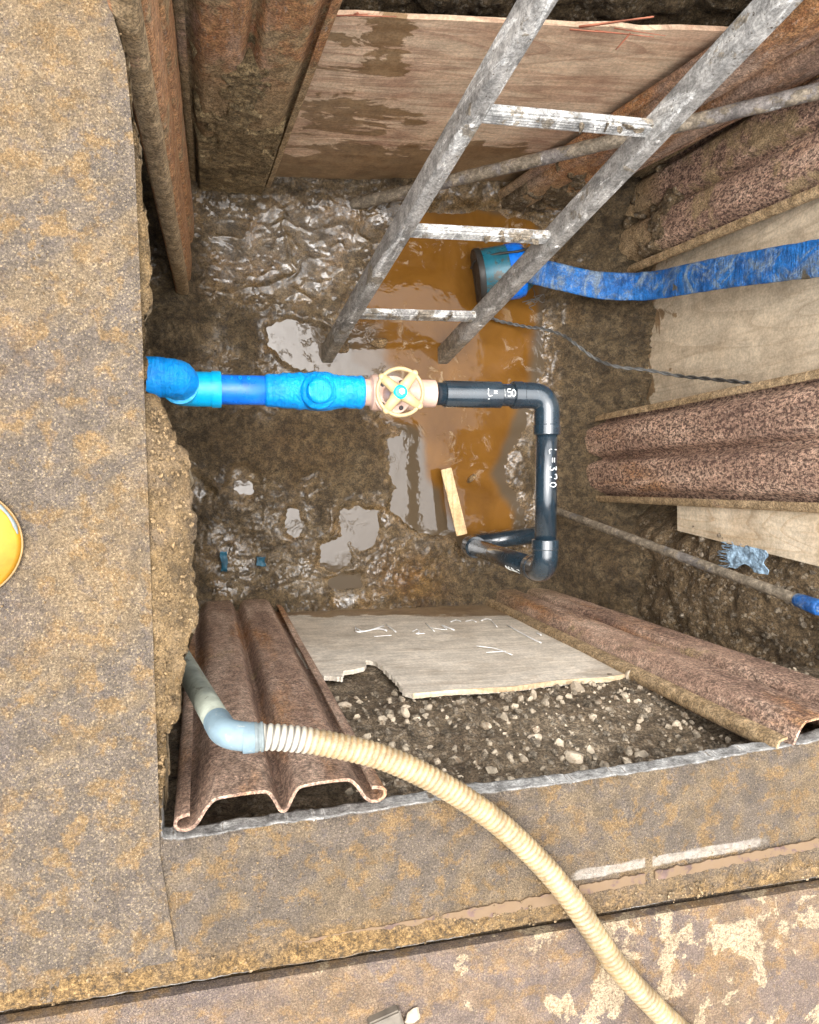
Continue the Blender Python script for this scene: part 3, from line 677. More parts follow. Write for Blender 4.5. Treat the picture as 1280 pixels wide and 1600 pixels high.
# south, left: standing just inside the cut edge
pile("rusty corrugated sheet pile with its open end under the cream hose, beside the left slab",
     (-.055, -.490, -1.72), (.262, -.487, -1.72), (-.050, -.543, .004), (.278, -.527, .004), (0, 1, 0), M_RS, M_RS, lambda P: .7*lo(P, -1.7, -1.5), 1)
pile("rusty corrugated sheet pile at the lower right, beside the grey chalk marked plywood",
     (1.035, -.507, -1.72), (1.345, -.50, -1.72), (1.030, -.525, -.005), (1.362, -.50, -.005), (0, 1, 0), M_RS2, M_RLIP, lambda P: .75*lo(P, -1.7, -1.3, 4), 2, vs=1.35)
# north
PILES = {}
PILES['n'] = pile("sand caked orange rusty sheet pile at the top, left of the reddish plywood",
     (-.035, 1.03, -1.72), (.235, 1.03, -1.72), (-.060, .985, -.02), (.305, .985, -.02), (0, -1, 0), M_RN, M_RN, lambda P: sstep(-.62, -.92, P[:, 2]+.12*fbm(P, 4, 4, .6, 3)), 3)
PILES['c'] = pile("leaning orange brown sheet pile in the upper right corner behind the ladder",
     (1.06, 1.055, -1.72), (1.345, 1.04, -1.72), (1.30, 1.07, -.10), (1.64, 1.04, -.10), (0, -1, 0), M_RC, M_RC, lambda P: .8*lo(P, -1.6, -1.25, 9), 4)
# west: seen edge-on
pile("narrow sand coloured sheet pile seen edge on beside the left steel plate",
     (-.083, .612, -1.74), (-.060, .94, -1.74), (-.128, .665, .26), (-.100, .985, .26), (1, -.08, 0), M_RSW, M_RLIP, lambda P: .3*lo(P, -1.7, -1.3, 2), 5, hook=[.038, .037, .032, .018, .004])
# east
PILES['e'] = pile("pitted tan brown sheet pile on the right wall above the blue flat hose",
     (1.535, .745, -1.70), (1.535, 1.10, -1.70), (1.575, .715, -.25), (1.575, 1.055, -.25), (-1, 0, 0), M_RE1, M_RLIP, lambda P: sstep(-1.12, -1.36, P[:, 2]+.15*fbm(P, 5, 4, .6, 1)), 6)
pile("red brown pitted sheet pile with orange lips between two pale boards at the right",
     (1.452, -.105, -1.62), (1.452, .215, -1.62), (1.46, -.09, -.05), (1.46, .262, -.05), (-1, 0, 0), M_RE2, M_RLIP, lambda P: .8*lo(P, -1.64, -1.50, 6), 7)

def caked(t, bl, br, tl, tr, n, s0, s1, edge, seed, mat, u0=.06, u1=.94, v0=.047):
    bl, br, tl, tr = [np.array(p, float) for p in (bl, br, tl, tr)]; n = unit(n)
    L = np.linalg.norm(tl-bl); nu, nv = 70, int((s1-s0)*L/.006); u, v = np.meshgrid(np.linspace(u0, u1, nu), np.linspace(s0, s1, nv))
    a = bl+(tl-bl)*v[..., None]; b = br+(tr-br)*v[..., None]; P = a+(b-a)*u[..., None]
    nz = fbm(P, 7, 5, .6, seed); e = sstep(edge+.08, edge-.10, v+.75*nz+.06*np.sin(u*9))*sstep(0, .06, u-u0)*sstep(0, .06, u1-u)
    h = -.012+e*(v0+.012)+e*(.010*nz+.007*cells(P+.02*fbm(P, 20, 3, .5, seed)[..., None], 26, seed)+.004*fbm(P, 45, 3, .6, seed))
    P = P+n*h[..., None]; idx = np.arange(u.size).reshape(u.shape); f = gridfaces(idx)
    q = np.cross(P[0, 1]-P[0, 0], P[1, 0]-P[0, 0])
    if np.dot(q, n) < 0: f = [k[::-1] for k in f]
    make('caked_mud', (P.reshape(-1, 3), f), mat, t)
M_SAND = m_soil("caked_sandy_mud", (.19, .135, .065), (.33, .235, .118), (.44, .325, .175), stone=False)
np_ = ((-.035, 1.03, -1.72), (.235, 1.03, -1.72), (-.060, .985, -.02), (.305, .985, -.02), (0, -1, 0))
caked(PILES['n'], *np_, 0.0, .85, .50, 3, M_SAND)
e1_ = ((1.535, .745, -1.70), (1.535, 1.10, -1.70), (1.575, .715, -.25), (1.575, 1.055, -.25), (-1, 0, 0))
caked(PILES['e'], *e1_, 0.0, .6, .24, 8, M_SOIL)
ce_ = ((1.06, 1.055, -1.72), (1.345, 1.04, -1.72), (1.30, 1.07, -.10), (1.64, 1.04, -.10), (0, -1, 0))
caked(PILES['c'], *ce_, 0.0, .5, .16, 5, M_SOIL)
# ------------------------------------------------------------------ plywood
def board(label, out2, O, U, Vv, mat, th=.012, stain=None, edge=None):
    V, Fc = slab(out2, O, U, Vv, th)
    # refine by adding a grid would be wasteful: stain mask is a function of position on the vertices of a finer copy
    bm = bmesh.new(); vs = [bm.verts.new(v) for v in V]
    for f in Fc:
        try: bm.faces.new([vs[i] for i in f])
        except ValueError: pass
    for _ in range(6):
        es = [e for e in bm.edges if e.calc_length() > .05]
        if not es: break
        bmesh.ops.subdivide_edges(bm, edges=es, cuts=1)
        bmesh.ops.triangulate(bm, faces=[f for f in bm.faces if len(f.verts) > 4])
    bm.verts.index_update(); Vn = np.array([list(v.co) for v in bm.verts]); Fn = [[v.index for v in f.verts] for f in bm.faces]; bm.free()
    st = stain(Vn) if stain else np.zeros(len(Vn))
    W_ = unit(np.cross(U, Vv)); Vn2 = Vn+W_*(.004*fbm(Vn, 2.5, 2, .5, 3))[:, None]
    o = make('plywood_sheet', (Vn2, Fn), mat, smooth=False, attrs={'stain': st})
    return tag(o, label, 'plywood')
# north board (plane leans very slightly)
On, Un, Vn_ = (0.2, 1.045, -1.76), (1, .05, 0), (0, -.012, 1)
nrm = unit(np.cross(Un, Vn_))
def to2(px, py, O, U, Vv):
    p = hitp(px, py, O, np.cross(unit(U), unit(Vv)))-np.array(O); return (float(np.dot(p, unit(U))), float(np.dot(p, unit(Vv))))
tops = [to2(*p, On, Un, Vn_) for p in [(1150, 50), (1060, 46), (1000, 47), (960, 41), (900, 42), (820, 38), (700, 31), (640, 29), (560, 24), (505, 24)]]
outl = [(0, 0), (1.25, 0), (1.25, tops[0][1])]+tops+[(0, tops[-1][1])]
def stN(P):
    x, y = proj(P); return np.clip(.95*sstep(205, 285, y+18*fbm(P, 7, 3, .5, 1))+.55*np.exp(-(((x-610)/38)**2+((y-75)/60)**2))+.40*np.exp(-(((x-545)/70)**2+((y-165)/28)**2))-.35*sstep(640, 720, x)*sstep(230, 200, y), -1, 1)
board("large reddish plywood sheet with brown mud stains at the top behind the ladder", outl, On, Un, Vn_, M_PN, .012, stN)
# east boards
Oe, Ue, Ve = (1.590, .88, -1.72), (0, -1, 0), (0, 0, 1)
def stE(P):
    x, y = proj(P); return np.clip(1.0*sstep(1050, 965, x+60*fbm(P, 8, 4, .6, 2))-.1+.55*np.exp(-(((x-1025)/45)**2+((y-490)/16)**2)), -1, 1)
board("tall pale plywood sheet on the right wall below the blue flat hose", [(0, 0), (.70, 0), (.70, 1.66), (0, 1.66)], Oe, Ue, Ve, M_PE, .012, stE)
Oe2 = (1.462, .05, -1.72)
q4 = [to2(*p, Oe2, Ue, Ve) for p in [(1058, 760), (1058, 829), (1280, 885), (1420, 924), (1420, 740)]]
board("cream plywood offcut slanting out from under the red brown sheet pile", q4, Oe2, Ue, Ve, M_PE2, .012)
# south board with the bitten upper edge
Os, Us, Vs_ = (.24, -.496, -1.74), (-1, 0, 0), (0, -.012, 1)
Os = (1.06, -.496, -1.74)
edge_px = [(455, 940), (492, 1046), (505, 1056), (535, 1058), (537, 1049), (560, 1045), (571, 1042), (573, 1032), (588, 1034), (606, 1050), (622, 1066), (634, 1082), (646, 1085), (700, 1080), (745, 1077), (800, 1074), (850, 1067), (900, 1062), (940, 1060), (968, 1056), (985, 1052), (1010, 1050)]
e2 = [to2(*p, Os, Us, Vs_) for p in edge_px[1:]]
e2 = ragged(e2, .005, .010, 5, 55, closed=False)
outl = [(-.03, 0), (.82, 0), (.82, e2[0][1]-.02)]+[tuple(p) for p in e2]+[(-.03, e2[-1][1])]
def stS(P):
    x, y = proj(P); return np.clip(.9*sstep(972, 950, y+6*fbm(P, 9, 3, .5, 2))-.05, -1, 1)
bS = board("grey plywood sheet with chalk marks and a bitten broken edge between two sheet piles", outl, Os, Us, Vs_, M_PS, .012, stS)
# pale torn veneer along its broken edge and the chalk strokes are parts of it
def on_s(px, py, off=.003): 
    nS = unit(np.cross(unit(Us), unit(Vs_))); return hitp(px, py, Os, nS)+nS*(off+.002)
def child(o, name, geo, mat, **k): return make(name, geo, mat, o, **k)
tor = [on_s(a, b+1, -.004) for a, b in edge_px[12:]]
tg = []
tp = crom(tor, 6)
for i in range(0, len(tp)-2, 1):
    r_ = .0042*(1+.6*gnoise(np.array([i*.7, 0, 0.3]))); tg.append(box((tp[i]+tp[i+1])/2, .016, .012, max(.002, r_), U=tp[i+1]-tp[i], Vv=(0, 1, .2*gnoise(np.array([i*.9, 3, .3]))), bev=.001))
child(bS, 'torn_edge', join(*tg), M_PEDGE, smooth=False)
chalk = [[(555, 981), (559, 990), (590, 985), (605, 988)], [(555, 983), (570, 989), (600, 980)], [(603, 978), (619, 990)], [(645, 989), (652, 986), (655, 990), (650, 993), (664, 992)], [(665, 976), (679, 989)], [(672, 983), (698, 986), (690, 979), (710, 987)],
         [(792, 979), (830, 1000), (846, 1007)], [(768, 972), (777, 982)], [(838, 991), (846, 995)], [(704, 974), (712, 971), (720, 973)], [(728, 973), (738, 971), (744, 974)], [(752, 972), (760, 969), (768, 971)], [(745, 1012), (775, 1016), (800, 1026)], [(760, 1022), (790, 1020)], [(585, 997), (612, 995)]]
for c in chalk: child(bS, 'chalk_mark', tube(crom([on_s(*p) for p in c], 4), .0024, 5, flat=.5), M_CHALK)
# splinters of veneer at the top edge of the north board
def stickg(a, b, w0, w1): a, b = np.array(a), np.array(b); P = a+(b-a)*np.linspace(0, 1, 5)[:, None]; return tube(P, np.linspace(w0, w1, 5), 5, flat=.35)
spl = [((905, 42), (1022, 26), .006, .003), ((890, 46), (965, 52), .004, .002), ((985, 52), (962, 78), .0035, .0018), ((930, 48), (1022, 58), .004, .0015), ((960, 44), (1040, 56), .003, .001)]
gg = []
for a, b, w0, w1 in spl:
    A, B = hit(*a, y=1.05), hit(*b, y=1.035); gg.append(stickg(A, B, w0, w1))
tag(make('wood_splinters', join(*gg), M_SPLIT), "reddish torn wood splinters on the top edge of the reddish plywood", 'splinters')
gg = []
for a, b, w0, w1 in [((520, 25), (575, 22), .004, .002), ((540, 24), (620, 26), .003, .002), ((560, 20), (545, 26), .003, .001)]:
    gg.append(stickg(hit(*a, y=1.03), hit(*b, y=1.035), w0, w1))
tag(make('wood_splinters', join(*gg), M_SPLIT), "thin frayed wood splinters at the top left corner of the reddish plywood", 'splinters')

# ------------------------------------------------------------------ steel plates on the surface
def flatplate(name, label, px, top, th, mat, extra=0.006, seed=0):
    P = [tuple(hit(*p, z=0)[:2]) for p in px]; out = ragged(P, .03, .0008, seed, 20)
    V, Fc = slab([tuple(p) for p in out], (0, 0, top), (1, 0, 0), (0, 1, 0), th)
    bm = bmesh.new(); vs = [bm.verts.new(v) for v in V]
    for f in Fc: bm.faces.new([vs[i] for i in f])
    bm.to_mesh(me := bpy.data.meshes.new(name)); bm.free(); me.materials.append(mat)
    o = bpy.data.objects.new(name, me); COL.objects.link(o); c = np.array(P).mean(0)
    me.transform(Matrix.Translation((-c[0], -c[1], -(top-th)))); o.location = (c[0], c[1], top-th)
    return tag(o, label, 'steel plate')
flatplate('steel_plate', "wide dusty steel road plate covering the left side of the picture", [(-700, -300), (100, -300), (170, 0), (196, 90), (210, 230), (222, 500), (229, 700), (238, 950), (247, 1200), (250, 1330), (266, 1430), (283, 1528), (-700, 1695)], .0042, .0038, M_PLATE, seed=1)
flatplate('steel_plate', "steel plate with pale splashed stains across the bottom, below the dark seam", [(-700, 1712), (0, 1597), (1280, 1383), (2000, 1262), (2000, 2300), (-700, 2300)], .006, .022, M_PLATE2, seed=2)
def strip(name, label, cat, a, b, wpx, z, th, mat, gaps=None, seed=0, lab=True):
    gs = []
    a3, b3 = hit(*a, z=z), hit(*b, z=z); d = b3-a3; L = np.linalg.norm(d); U = d/L; Vv = np.cross([0, 0, 1], U); wd = wpx/(F/(CZ-z))
    segs = gaps or [(0, 1)]
    for s0, s1 in segs:
        n = max(3, int((s1-s0)*L/.006)); t = np.linspace(s0, s1, n); up = []; dn = []
        for q in t:
            p = np.array([q*L*60, seed, 0.]); e_ = 1+.5*gnoise(p)+.35*gnoise(p*4); f_ = 1+.5*gnoise(p+5)+.35*gnoise(p*4+9); up.append((q*L, wd*.5*max(.1, e_))); dn.append((q*L, -wd*.5*max(.1, f_)))
        gs.append(slab(dn+up[::-1], a3, U, Vv, th))
    o = make(name, join(*gs), mat, smooth=False); return o
o = strip('flat_bar', '', '', (470, 1480), (880, 1402), 20, .0042, .003, M_BAR, [(0, .49), (.52, 1)], 1); tag(o, "dull purple brown flat steel bar along the seam, partly under dirt, left of the hose", 'steel bar')
o = strip('flat_bar', '', '', (905, 1392), (1280, 1318), 17, .0045, .003, M_BAR, [(0, .26), (.30, 1)], 2); tag(o, "pinkish tan flat steel bar beside the seam, right of the hose", 'steel bar')

# ------------------------------------------------------------------ gravel and stones
def wall_pt(px, py):     # point on the south earth face under a pixel
    p = hit(px, py, y=-.555); k = np.argmin(((PS.reshape(-1, 3)[:, [0, 2]]-p[[0, 2]])**2).sum(1)); return PS.reshape(-1, 3)[k]
gs = []; g2 = []; n = 0
for k in range(1900):
    x = rng.uniform(.24, 1.5); z = rng.uniform(-.62, -.07); y0 = np.interp(z, [-.6, -.05], [-.525, -.56])
    p = np.array([x, y0, z]); q = PS.reshape(-1, 3); i = np.argmin(((q[::3, [0, 2]]-p[[0, 2]])**2).sum(1)); p = q[::3][i].copy()
    r = .0032+.0105*rng.random()**2.3
    (gs if rng.random() < .55 else g2).append(rock(p+[0, .2*r, 0], r, k, (1, .8, .75), 1))
tag(make('gravel', join(*gs), M_STONE, smooth=False, origin=(.6, -.53, -.4)), "small brownish gravel bedded in the earth above the grey plywood", 'gravel', kind='stuff')
M_STG = m_soil("muddy_pebble", (.15, .115, .075), (.26, .21, .15), (.38, .32, .24), stone=False)
tag(make('gravel', join(*g2), M_STG, smooth=False, origin=(.6, -.53, -.4)), "mud coated gravel bedded in the earth above the grey plywood", 'gravel', kind='stuff')
gs = []
for k in range(260):
    y = rng.uniform(-.5, -.16); z = rng.uniform(-1.0, -.3); 
    if rng.random() > (z+1.0)/.7+.25: continue
    xw = 1.64-(.05+.13*sstep(-.3, -.9, z))-.01
    gs.append(rock((xw, y, z), .004+.009*rng.random()**2, 5000+k, (1, .8, .8), 1))
tag(make('gravel', join(*gs), M_STG, smooth=False, origin=(1.5, -.3, -.7)), "pebbles sticking out of the earth wall at the right below the grey pole", 'gravel', kind='stuff')
gs = []
for k in range(420):   # clods and pebbles on the rough left pavement rim
    py = rng.uniform(640, 1300); pxe = np.interp(py, [p[1] for p in W_EDGE], [p[0] for p in W_EDGE]); px = rng.uniform(236+.012*(py-640), pxe-3)
    c = hit(px, py, z=0); r = .0018+.0035*rng.random()**2; gs.append(rock(c+[0, 0, r*.1], r, 7000+k, (1, 1, .6), 1))
for k in range(260):
    t = rng.random(); c2 = sA+(sB-sA)*t+snor*rng.uniform(.012, .045); r = .0014+.0028*rng.random()**2; gs.append(rock((c2[0], c2[1], .006), r, 7700+k, (1, 1, .7), 1))
for k in range(900):
    if k % 3: px, py = rng.uniform(0, 225), rng.uniform(0, 1500)
    else: px, py = rng.uniform(250, 1280), rng.uniform(1320, 1600)
    c = hit(px, py, z=0); r = .0009+.0018*rng.random()**3; gs.append(rock(c+[0, 0, .0042], r, 8800+k, (1, 1, .7), 1))
M_CLOD = m_soil("sandy_clod", (.2, .13, .06), (.33, .22, .11), (.46, .34, .2), stone=False)
tag(make('dirt_crumbs', join(*gs), M_CLOD, smooth=False, origin=(0, 0, 0)), "loose sandy crumbs on the pavement rim and along the seam", 'dirt', kind='stuff')
STN = [(539, 1105, .013, "light stone beside the right edge of the lower left sheet pile", 1), (635, 1113, .013, "rounded light stone under the torn part of the plywood edge", 1), (832, 1085, .011, "small square pale stone just under the plywood edge", 1),
       (902, 1075, .017, "flat pale stone hanging at the plywood's lower right edge", 1), (985, 1058, .018, "cream rubble lump at the plywood's right corner against the sheet pile", 1), (835, 1153, .012, "round tan stone in the middle of the gravel bank", 1),
       (803, 1187, .014, "blocky pale stone above the grey slab edge, left of two flat stones", 1), (897, 1184, .020, "long flat pale stone just above the grey slab edge", 1), (712, 1188, .015, "pale stone pair member by the hose above the slab edge", 0),
       (760, 1135, .010, "small grey stone near the top of the gravel bank", 0), (960, 1160, .012, "tan stone in the gravel bank left of the dark hollow", 0), (1000, 1180, .013, "grey stone at the right of the bank near the slab edge", 0), (612, 1168, .013, "light stone touching the cream hose's upper side", 1)]
for k, (px, py, r, lab, l) in enumerate(STN):
    p = wall_pt(px, py); p = hit(px, py, y=p[1]+.004)
    o = make('stone', rock(p, r, 900+k, (1.25, .75, .8), 3), M_STONEL if l else M_STONE, smooth=False); tag(o, lab, 'stone', 'loose stones in the gravel bank')

for px, py, r, lab in [(592, 536, .022, "beige foamy mud lump in the water between the ladder's feet"), (545, 518, .014, "small tan pebble just right of the ladder's left foot"), (738, 748, .020, "grey mud lump in the orange water right of the wooden batten")]:
    p = hit(px, py, z=-1.664); tag(make('mud_lump', rock(p, r, px, (1.4, 1, .5), 3), M_CLOD), lab, 'mud lump')
# ------------------------------------------------------------------ water pipe assembly
ZP = -.90
c_ = lambda px, py=613, z=ZP: hit(px, py, z=z)
yb = c_(430, 611)[1]; yk = c_(750, 616)[1]
pipe = thing('water_pipe', "blue taped and black water pipe run crossing the pit with a hand wheel valve", 'water pipe', (.55, yb, ZP))
PR = .0315
def xp(px, z=ZP, py=613): return hit(px, py, z=z)[0]
def Pp(px, z=ZP): x = xp(px); return np.array([x, np.interp(x, [0, .96], [yb, yk]), z])
def wrinkle(amp, sc, seed):
    def f(V, P): 
        n = V-P[:, None]; r = np.linalg.norm(n, axis=2, keepdims=True)+1e-9; return V+n/r*(amp*fbm(V*np.array([2.2, 1, 1]), sc, 3, .6, seed))[..., None]
    return f
# upper taped elbow: comes out from under the slab, turns down
pu = hit(281, 597, z=-.77)
up = fillet([(-.36, pu[1]+.012, -.79), (pu[0]-.003, pu[1]+.012, -.775), (pu[0]-.003, pu[1]+.006, ZP-.0)], .06, 14)
o = make('taped_elbow', tube(crom(up, 2), .0475, 40, rfun=wrinkle(.004, 22, 3)), M_TAPE, pipe)
lowp = fillet([(pu[0]-.003, yb, -.83), (pu[0]-.003, yb, ZP), (xp(343), yb, ZP)], .045, 12)
e = make('socket_elbow', join(tube(lowp, .0450, 40), lathe(Pp(331), Pp(345), [(0, .0445), (0, .0475), (.020, .0475), (.024, .046), (.024, .038)])), M_CYAN, pipe); sharp(e)
make('blue_pipe', tube([Pp(300), Pp(330), Pp(380), Pp(440)], .0385, 36), M_BPIPE, pipe)
tp = Pp(414); L = xp(568)-xp(414)
pts = np.array([tp+np.array([s, (yk-yb)*s, 0]) for s in np.linspace(0, L, 46)])
rr = np.interp(np.linspace(0, 1, 46), [0, .02, .15, .18, .30, .34, .40, .48, .62, .70, .74, .86, .95, .97, 1], [.040, .043, .044, .0465, .047, .050, .047, .052, .052, .047, .044, .0435, .045, .047, .040])
make('tape_wrap', tube(pts, rr, 44, rfun=wrinkle(.0035, 26, 8)), M_TAPE, pipe)
cb = hit(497, 612, z=-.86); cb[2] = -.88
o = make('taped_cap', lathe(cb, cb+[0, 0, .1], [(0, .048), (.030, .047), (.036, .044), (.040, .036), (.044, .034), (.055, .033), (.060, .029), (.062, .02), (.062, .002)], 44), M_TAPE, pipe)
# handwritten marks on the blue pipe
def on_cyl(A, d, side, s, a, r):   # s along, a angle from the side facing up
    d = unit(d); up_ = np.array([0, 0, 1.]); up_ = unit(up_-np.dot(up_, d)*d) if side is None else unit(side); b = np.cross(up_, d); return np.array(A)+d*s+r*(math.cos(a)*up_+math.sin(a)*b)
GL = {'L': [[(0, 1), (.0, 0), (.6, 0)]], '=': [[(0, .62), (.6, .62)], [(0, .32), (.6, .32)]], '1': [[(.3, 1), (.3, 0)]], '5': [[(.6, 1), (.1, 1), (.05, .6), (.45, .6), (.6, .3), (.4, .02), (.05, .08)]],
      '0': [[(.3, 1), (.05, .7), (.05, .3), (.3, 0), (.55, .3), (.55, .7), (.3, 1)]], '3': [[(.05, .95), (.5, .95), (.25, .58), (.55, .35), (.4, .02), (.03, .1)]], '7': [[(.03, .75), (.03, 1), (.6, 1), (.3, 0)]],
      '6': [[(.5, .95), (.12, .6), (.08, .2), (.35, 0), (.58, .2), (.45, .48), (.1, .38)]], '(': [[(.4, 1), (.1, .5), (.4, 0)]], ')': [[(.1, 1), (.4, .5), (.1, 0)]], 'O': [[(.3, 1), (.05, .7), (.05, .3), (.3, 0), (.55, .3), (.55, .7), (.3, 1)]]}
def write(A, d, text, h, r, s0=0, a0=0, lw=.0011, flip=1, adv=.85):
    gs = []; s = s0
    for ch in text:
        if ch == ' ': s += h*.8; continue
        for st in GL[ch]:
            P = [on_cyl(A, d, None, s+flip*p[0]*h*.9, a0+flip*(p[1]-.5)*h/r, r+.0006) for p in st]
            gs.append(tube(crom(P, 4), lw, 5))
        s += flip*h*adv
    return join(*gs)
dX = np.array([1, 0, 0.]);
make('written_mark', write(Pp(360), Pp(420)-Pp(360), ') O 0', .013, .0387, 0, .85, .0009), M_CYAN, pipe)
# valve body
vb = thing('x', '', '', (0, 0, 0)); bpy.data.objects.remove(vb)
body = lathe(Pp(566), Pp(700), [(0, .032), (.004, .036), (.018, .036), (.022, .040), (.024, .047), (.034, .050), (.050, .048), (.060, .041), (.075, .036), (.100, .036), (.118, .040), (.128, .046), (.150, .046), (.158, .044), (.162, .038), (.188, .038), (.204, .0375), (.206, .033)], 48)
wc = hit(625.5, 612.5, z=-.775); bx = np.array([wc[0], wc[1], ZP])
o = make('valve_body', join(body, lathe(bx+[0, 0, .020], bx+[0, 0, .1], [(0, .040), (.006, .051), (.010, .052), (.020, .052), (.022, .050), (.023, .044), (.028, .030), (.050, .024), (.056, .019), (.072, .017), (.080, .010), (.112, .008)], 40)), M_BRONZE, pipe); sharp(o, 35)
for dx_, dy_ in ((.022, .034), (.022, -.034), (-.030, .026), (-.030, -.026)):
    p = bx+[dx_, dy_, .050]; make('bolt', lathe(p-[0, 0, .02], p, [(0, .007), (.016, .007), (.018, .005)], 6), M_DARK, o, smooth=False)
wc = hit(625.5, 612.5, z=-.775); RW = .0605
wheel = make('handwheel', (lambda: (lambda a: tube(np.array([wc+[RW*math.cos(t), RW*math.sin(t), 0] for t in a]), .0052, 12, caps=False))(np.linspace(0, 2*math.pi, 65)))(), M_WHEEL, pipe)
sg = []; kn = []
for ang in (52, 143, 232, 326):
    t = math.radians(ang); q = np.array([math.cos(t), math.sin(t), 0]); sg.append(tube([wc+q*.012-[0, 0, .006], wc+q*.03-[0, 0, .004], wc+q*RW], [.0115, .0095, .008], 12, flat=1.5))
    kn.append(lathe(wc+q*(RW+.001)-[0, 0, .007], wc+q*RW+[0, 0, .1], [(0, .006), (.004, .0095), (.010, .0095), (.0135, .0075), (.0145, .003)], 20))
for s_ in sg: make('spoke', s_, M_WHEEL, wheel)
for k_ in kn: make('knob', k_, M_WHEEL, wheel)
make('wheel_cap', lathe(wc-[0, 0, .008], wc+[0, 0, .1], [(0, .018), (.010, .0185), (.014, .0175), (.0155, .012)], 32), M_TEALCAP, wheel)
o = make('nut', lathe(wc+[0, 0, .005], wc+[0, 0, .1], [(0, .009), (.014, .009), (.016, .0075)], 6), M_SILVER, wheel, smooth=False)
# black run
e1 = hit(855, 617, z=ZP); e1[1] = yk; e2_ = hit(852, 892, z=ZP)
def sock(A, B, s0, s1, r=.0385): return lathe(np.array(A)+unit(np.array(B)-np.array(A))*s0, B, [(0, .031), (0, r-.0015), (.002, r), (s1-s0-.002, r), (s1-s0, r-.0015), (s1-s0, .031)], 40)
A = Pp(684); make('black_pipe', tube([A, Pp(740), Pp(800), e1-[.02, 0, 0]], PR, 36), M_BLACK, pipe)
o = make('coupling', sock(A, e1, .018, xp(782)-xp(684), .0375), M_BLACK, pipe); sharp(o, 30)
ell = fillet([e1-[.095, 0, 0], e1, e1-[0, .095, 0]], .045, 12)
o = make('elbow', join(tube(ell, .0372, 40), sock(e1-[.108, 0, 0], e1, 0, .03, .039), sock(e1-[0, .112, 0], e1, 0, .03, .039)), M_BLACK, pipe); sharp(o, 30)
make('black_pipe', tube([e1-[0, .03, 0], (e1+e2_)/2, e2_+[0, .03, 0]], PR, 36), M_BLACK, pipe)
l1 = hit(738, 853, z=-1.57); e2_ = np.array([e2_[0], e2_[1], ZP]); l1 = np.array([e2_[0]-.008, e2_[1]+.016, -1.585])
ell = fillet([e2_+[0, .085, 0], e2_, e2_-[0, 0, .085]], .045, 12)
o = make('elbow', join(tube(ell, .0372, 40), sock(e2_+[0, .092, 0], e2_, 0, .03, .039), sock(e2_-[0, 0, .10], e2_, 0, .03, .039)), M_BLACK, pipe); sharp(o, 30)
make('black_pipe', tube([e2_-[0, 0, .03], (e2_+l1)/2, l1+[0, 0, .03]], PR, 36), M_BLACK, pipe)
ell = fillet([l1+[0, 0, .085], l1, l1+[.08, .009, 0]], .045, 12)
o = make('elbow', join(tube(ell, .0375, 40), sock(l1+[0, 0, .095], l1, 0, .03, .040)), M_BLACK, pipe); sharp(o, 30)
make('black_pipe', tube([l1+[.03, .004, 0], l1+[.15, .020, .0], l1+[.33, .040, .01]], PR, 36), M_BLACK, pipe)
a5, b5 = Pp(765), Pp(840)
make('written_mark', write(a5, b5-a5, 'L=', .020, .0375, -.016, .12, adv=.75, lw=.0013), M_WHITE, pipe)
make('written_mark', write(Pp(780), b5-a5, '150', .021, .0318, 0, .12, adv=.62, lw=.0013), M_WHITE, pipe)
make('paint_dot', tube([Pp(757)+[0, -.014, .036], Pp(757)+[.0005, -.016, .0355]], .0025, 6), M_WHITE, pipe)
make('written_mark', write(e1-[0, .155, 0], [0, -1, 0], 'L=370', .024, .0315, 0, .25, adv=.98, lw=.0014), M_WHITE, pipe)
# vertical run: mark written upside down near its upper end
dv = unit(l1-e2_)
def write_v(text, h, s0):
    gs = []; s = s0; r = .0322; side = np.array([-.55, -.83, 0.]); b = np.cross(side, dv)
    for ch in text:
        for st in GL[ch]:
            P = [e2_+dv*(s+p[0]*h*.9)+r*(math.cos((p[1]-.5)*h/r)*side+math.sin((p[1]-.5)*h/r)*b) for p in st]; gs.append(tube(crom(P, 4), .0012, 5))
        s += h*.85
    return join(*gs)
make('written_mark', write_v('L=650', .03, .13), M_WHITE, pipe)

# ------------------------------------------------------------------ ladder
ld = unit(ray(199, 1079)); zf = -1.71
A = hit(507, 560, z=zf); B = hit(686, 562, z=zf)
lad = thing('ladder', "weathered grey aluminium ladder with whitish rungs leaning in the muddy pit", 'ladder', (A+B)/2)
wd = unit(B-A); ln = unit(np.cross(wd, ld)); 
if np.dot(ln, [0, 0, 1]) < 0: ln = -ln
def railg(P0, L, sgn):
    # channel like section with rounded outer face
    sec = []
    for q in [(-.014, -.030), (.010, -.030), (.015, -.026), (.017, -.012), (.017, .012), (.015, .026), (.010, .030), (-.014, .030), (-.014, .026), (.006, .025), (.006, -.025), (-.014, -.026)]:
        sec.append(q)
    sec = [(sgn*a, b) for a, b in sec]; m = len(sec); k = 60; V = []; Fc = []
    for i in range(k+1):
        p = P0-ld*(L*i/k)
        for a, b in sec: V.append(p+wd*a+ln*b)
    for i in range(k):
        for j in range(m):
            j2 = (j+1) % m; q = [i*m+j, i*m+j2, (i+1)*m+j2, (i+1)*m+j]; Fc.append(q if sgn > 0 else q[::-1])
    Fc.append(list(range(m))); Fc.append([k*m+j for j in range(m)][::-1]); V = np.array(V); V += ln*(.0012*fbm(V, 12, 3))[:, None]; return V, Fc
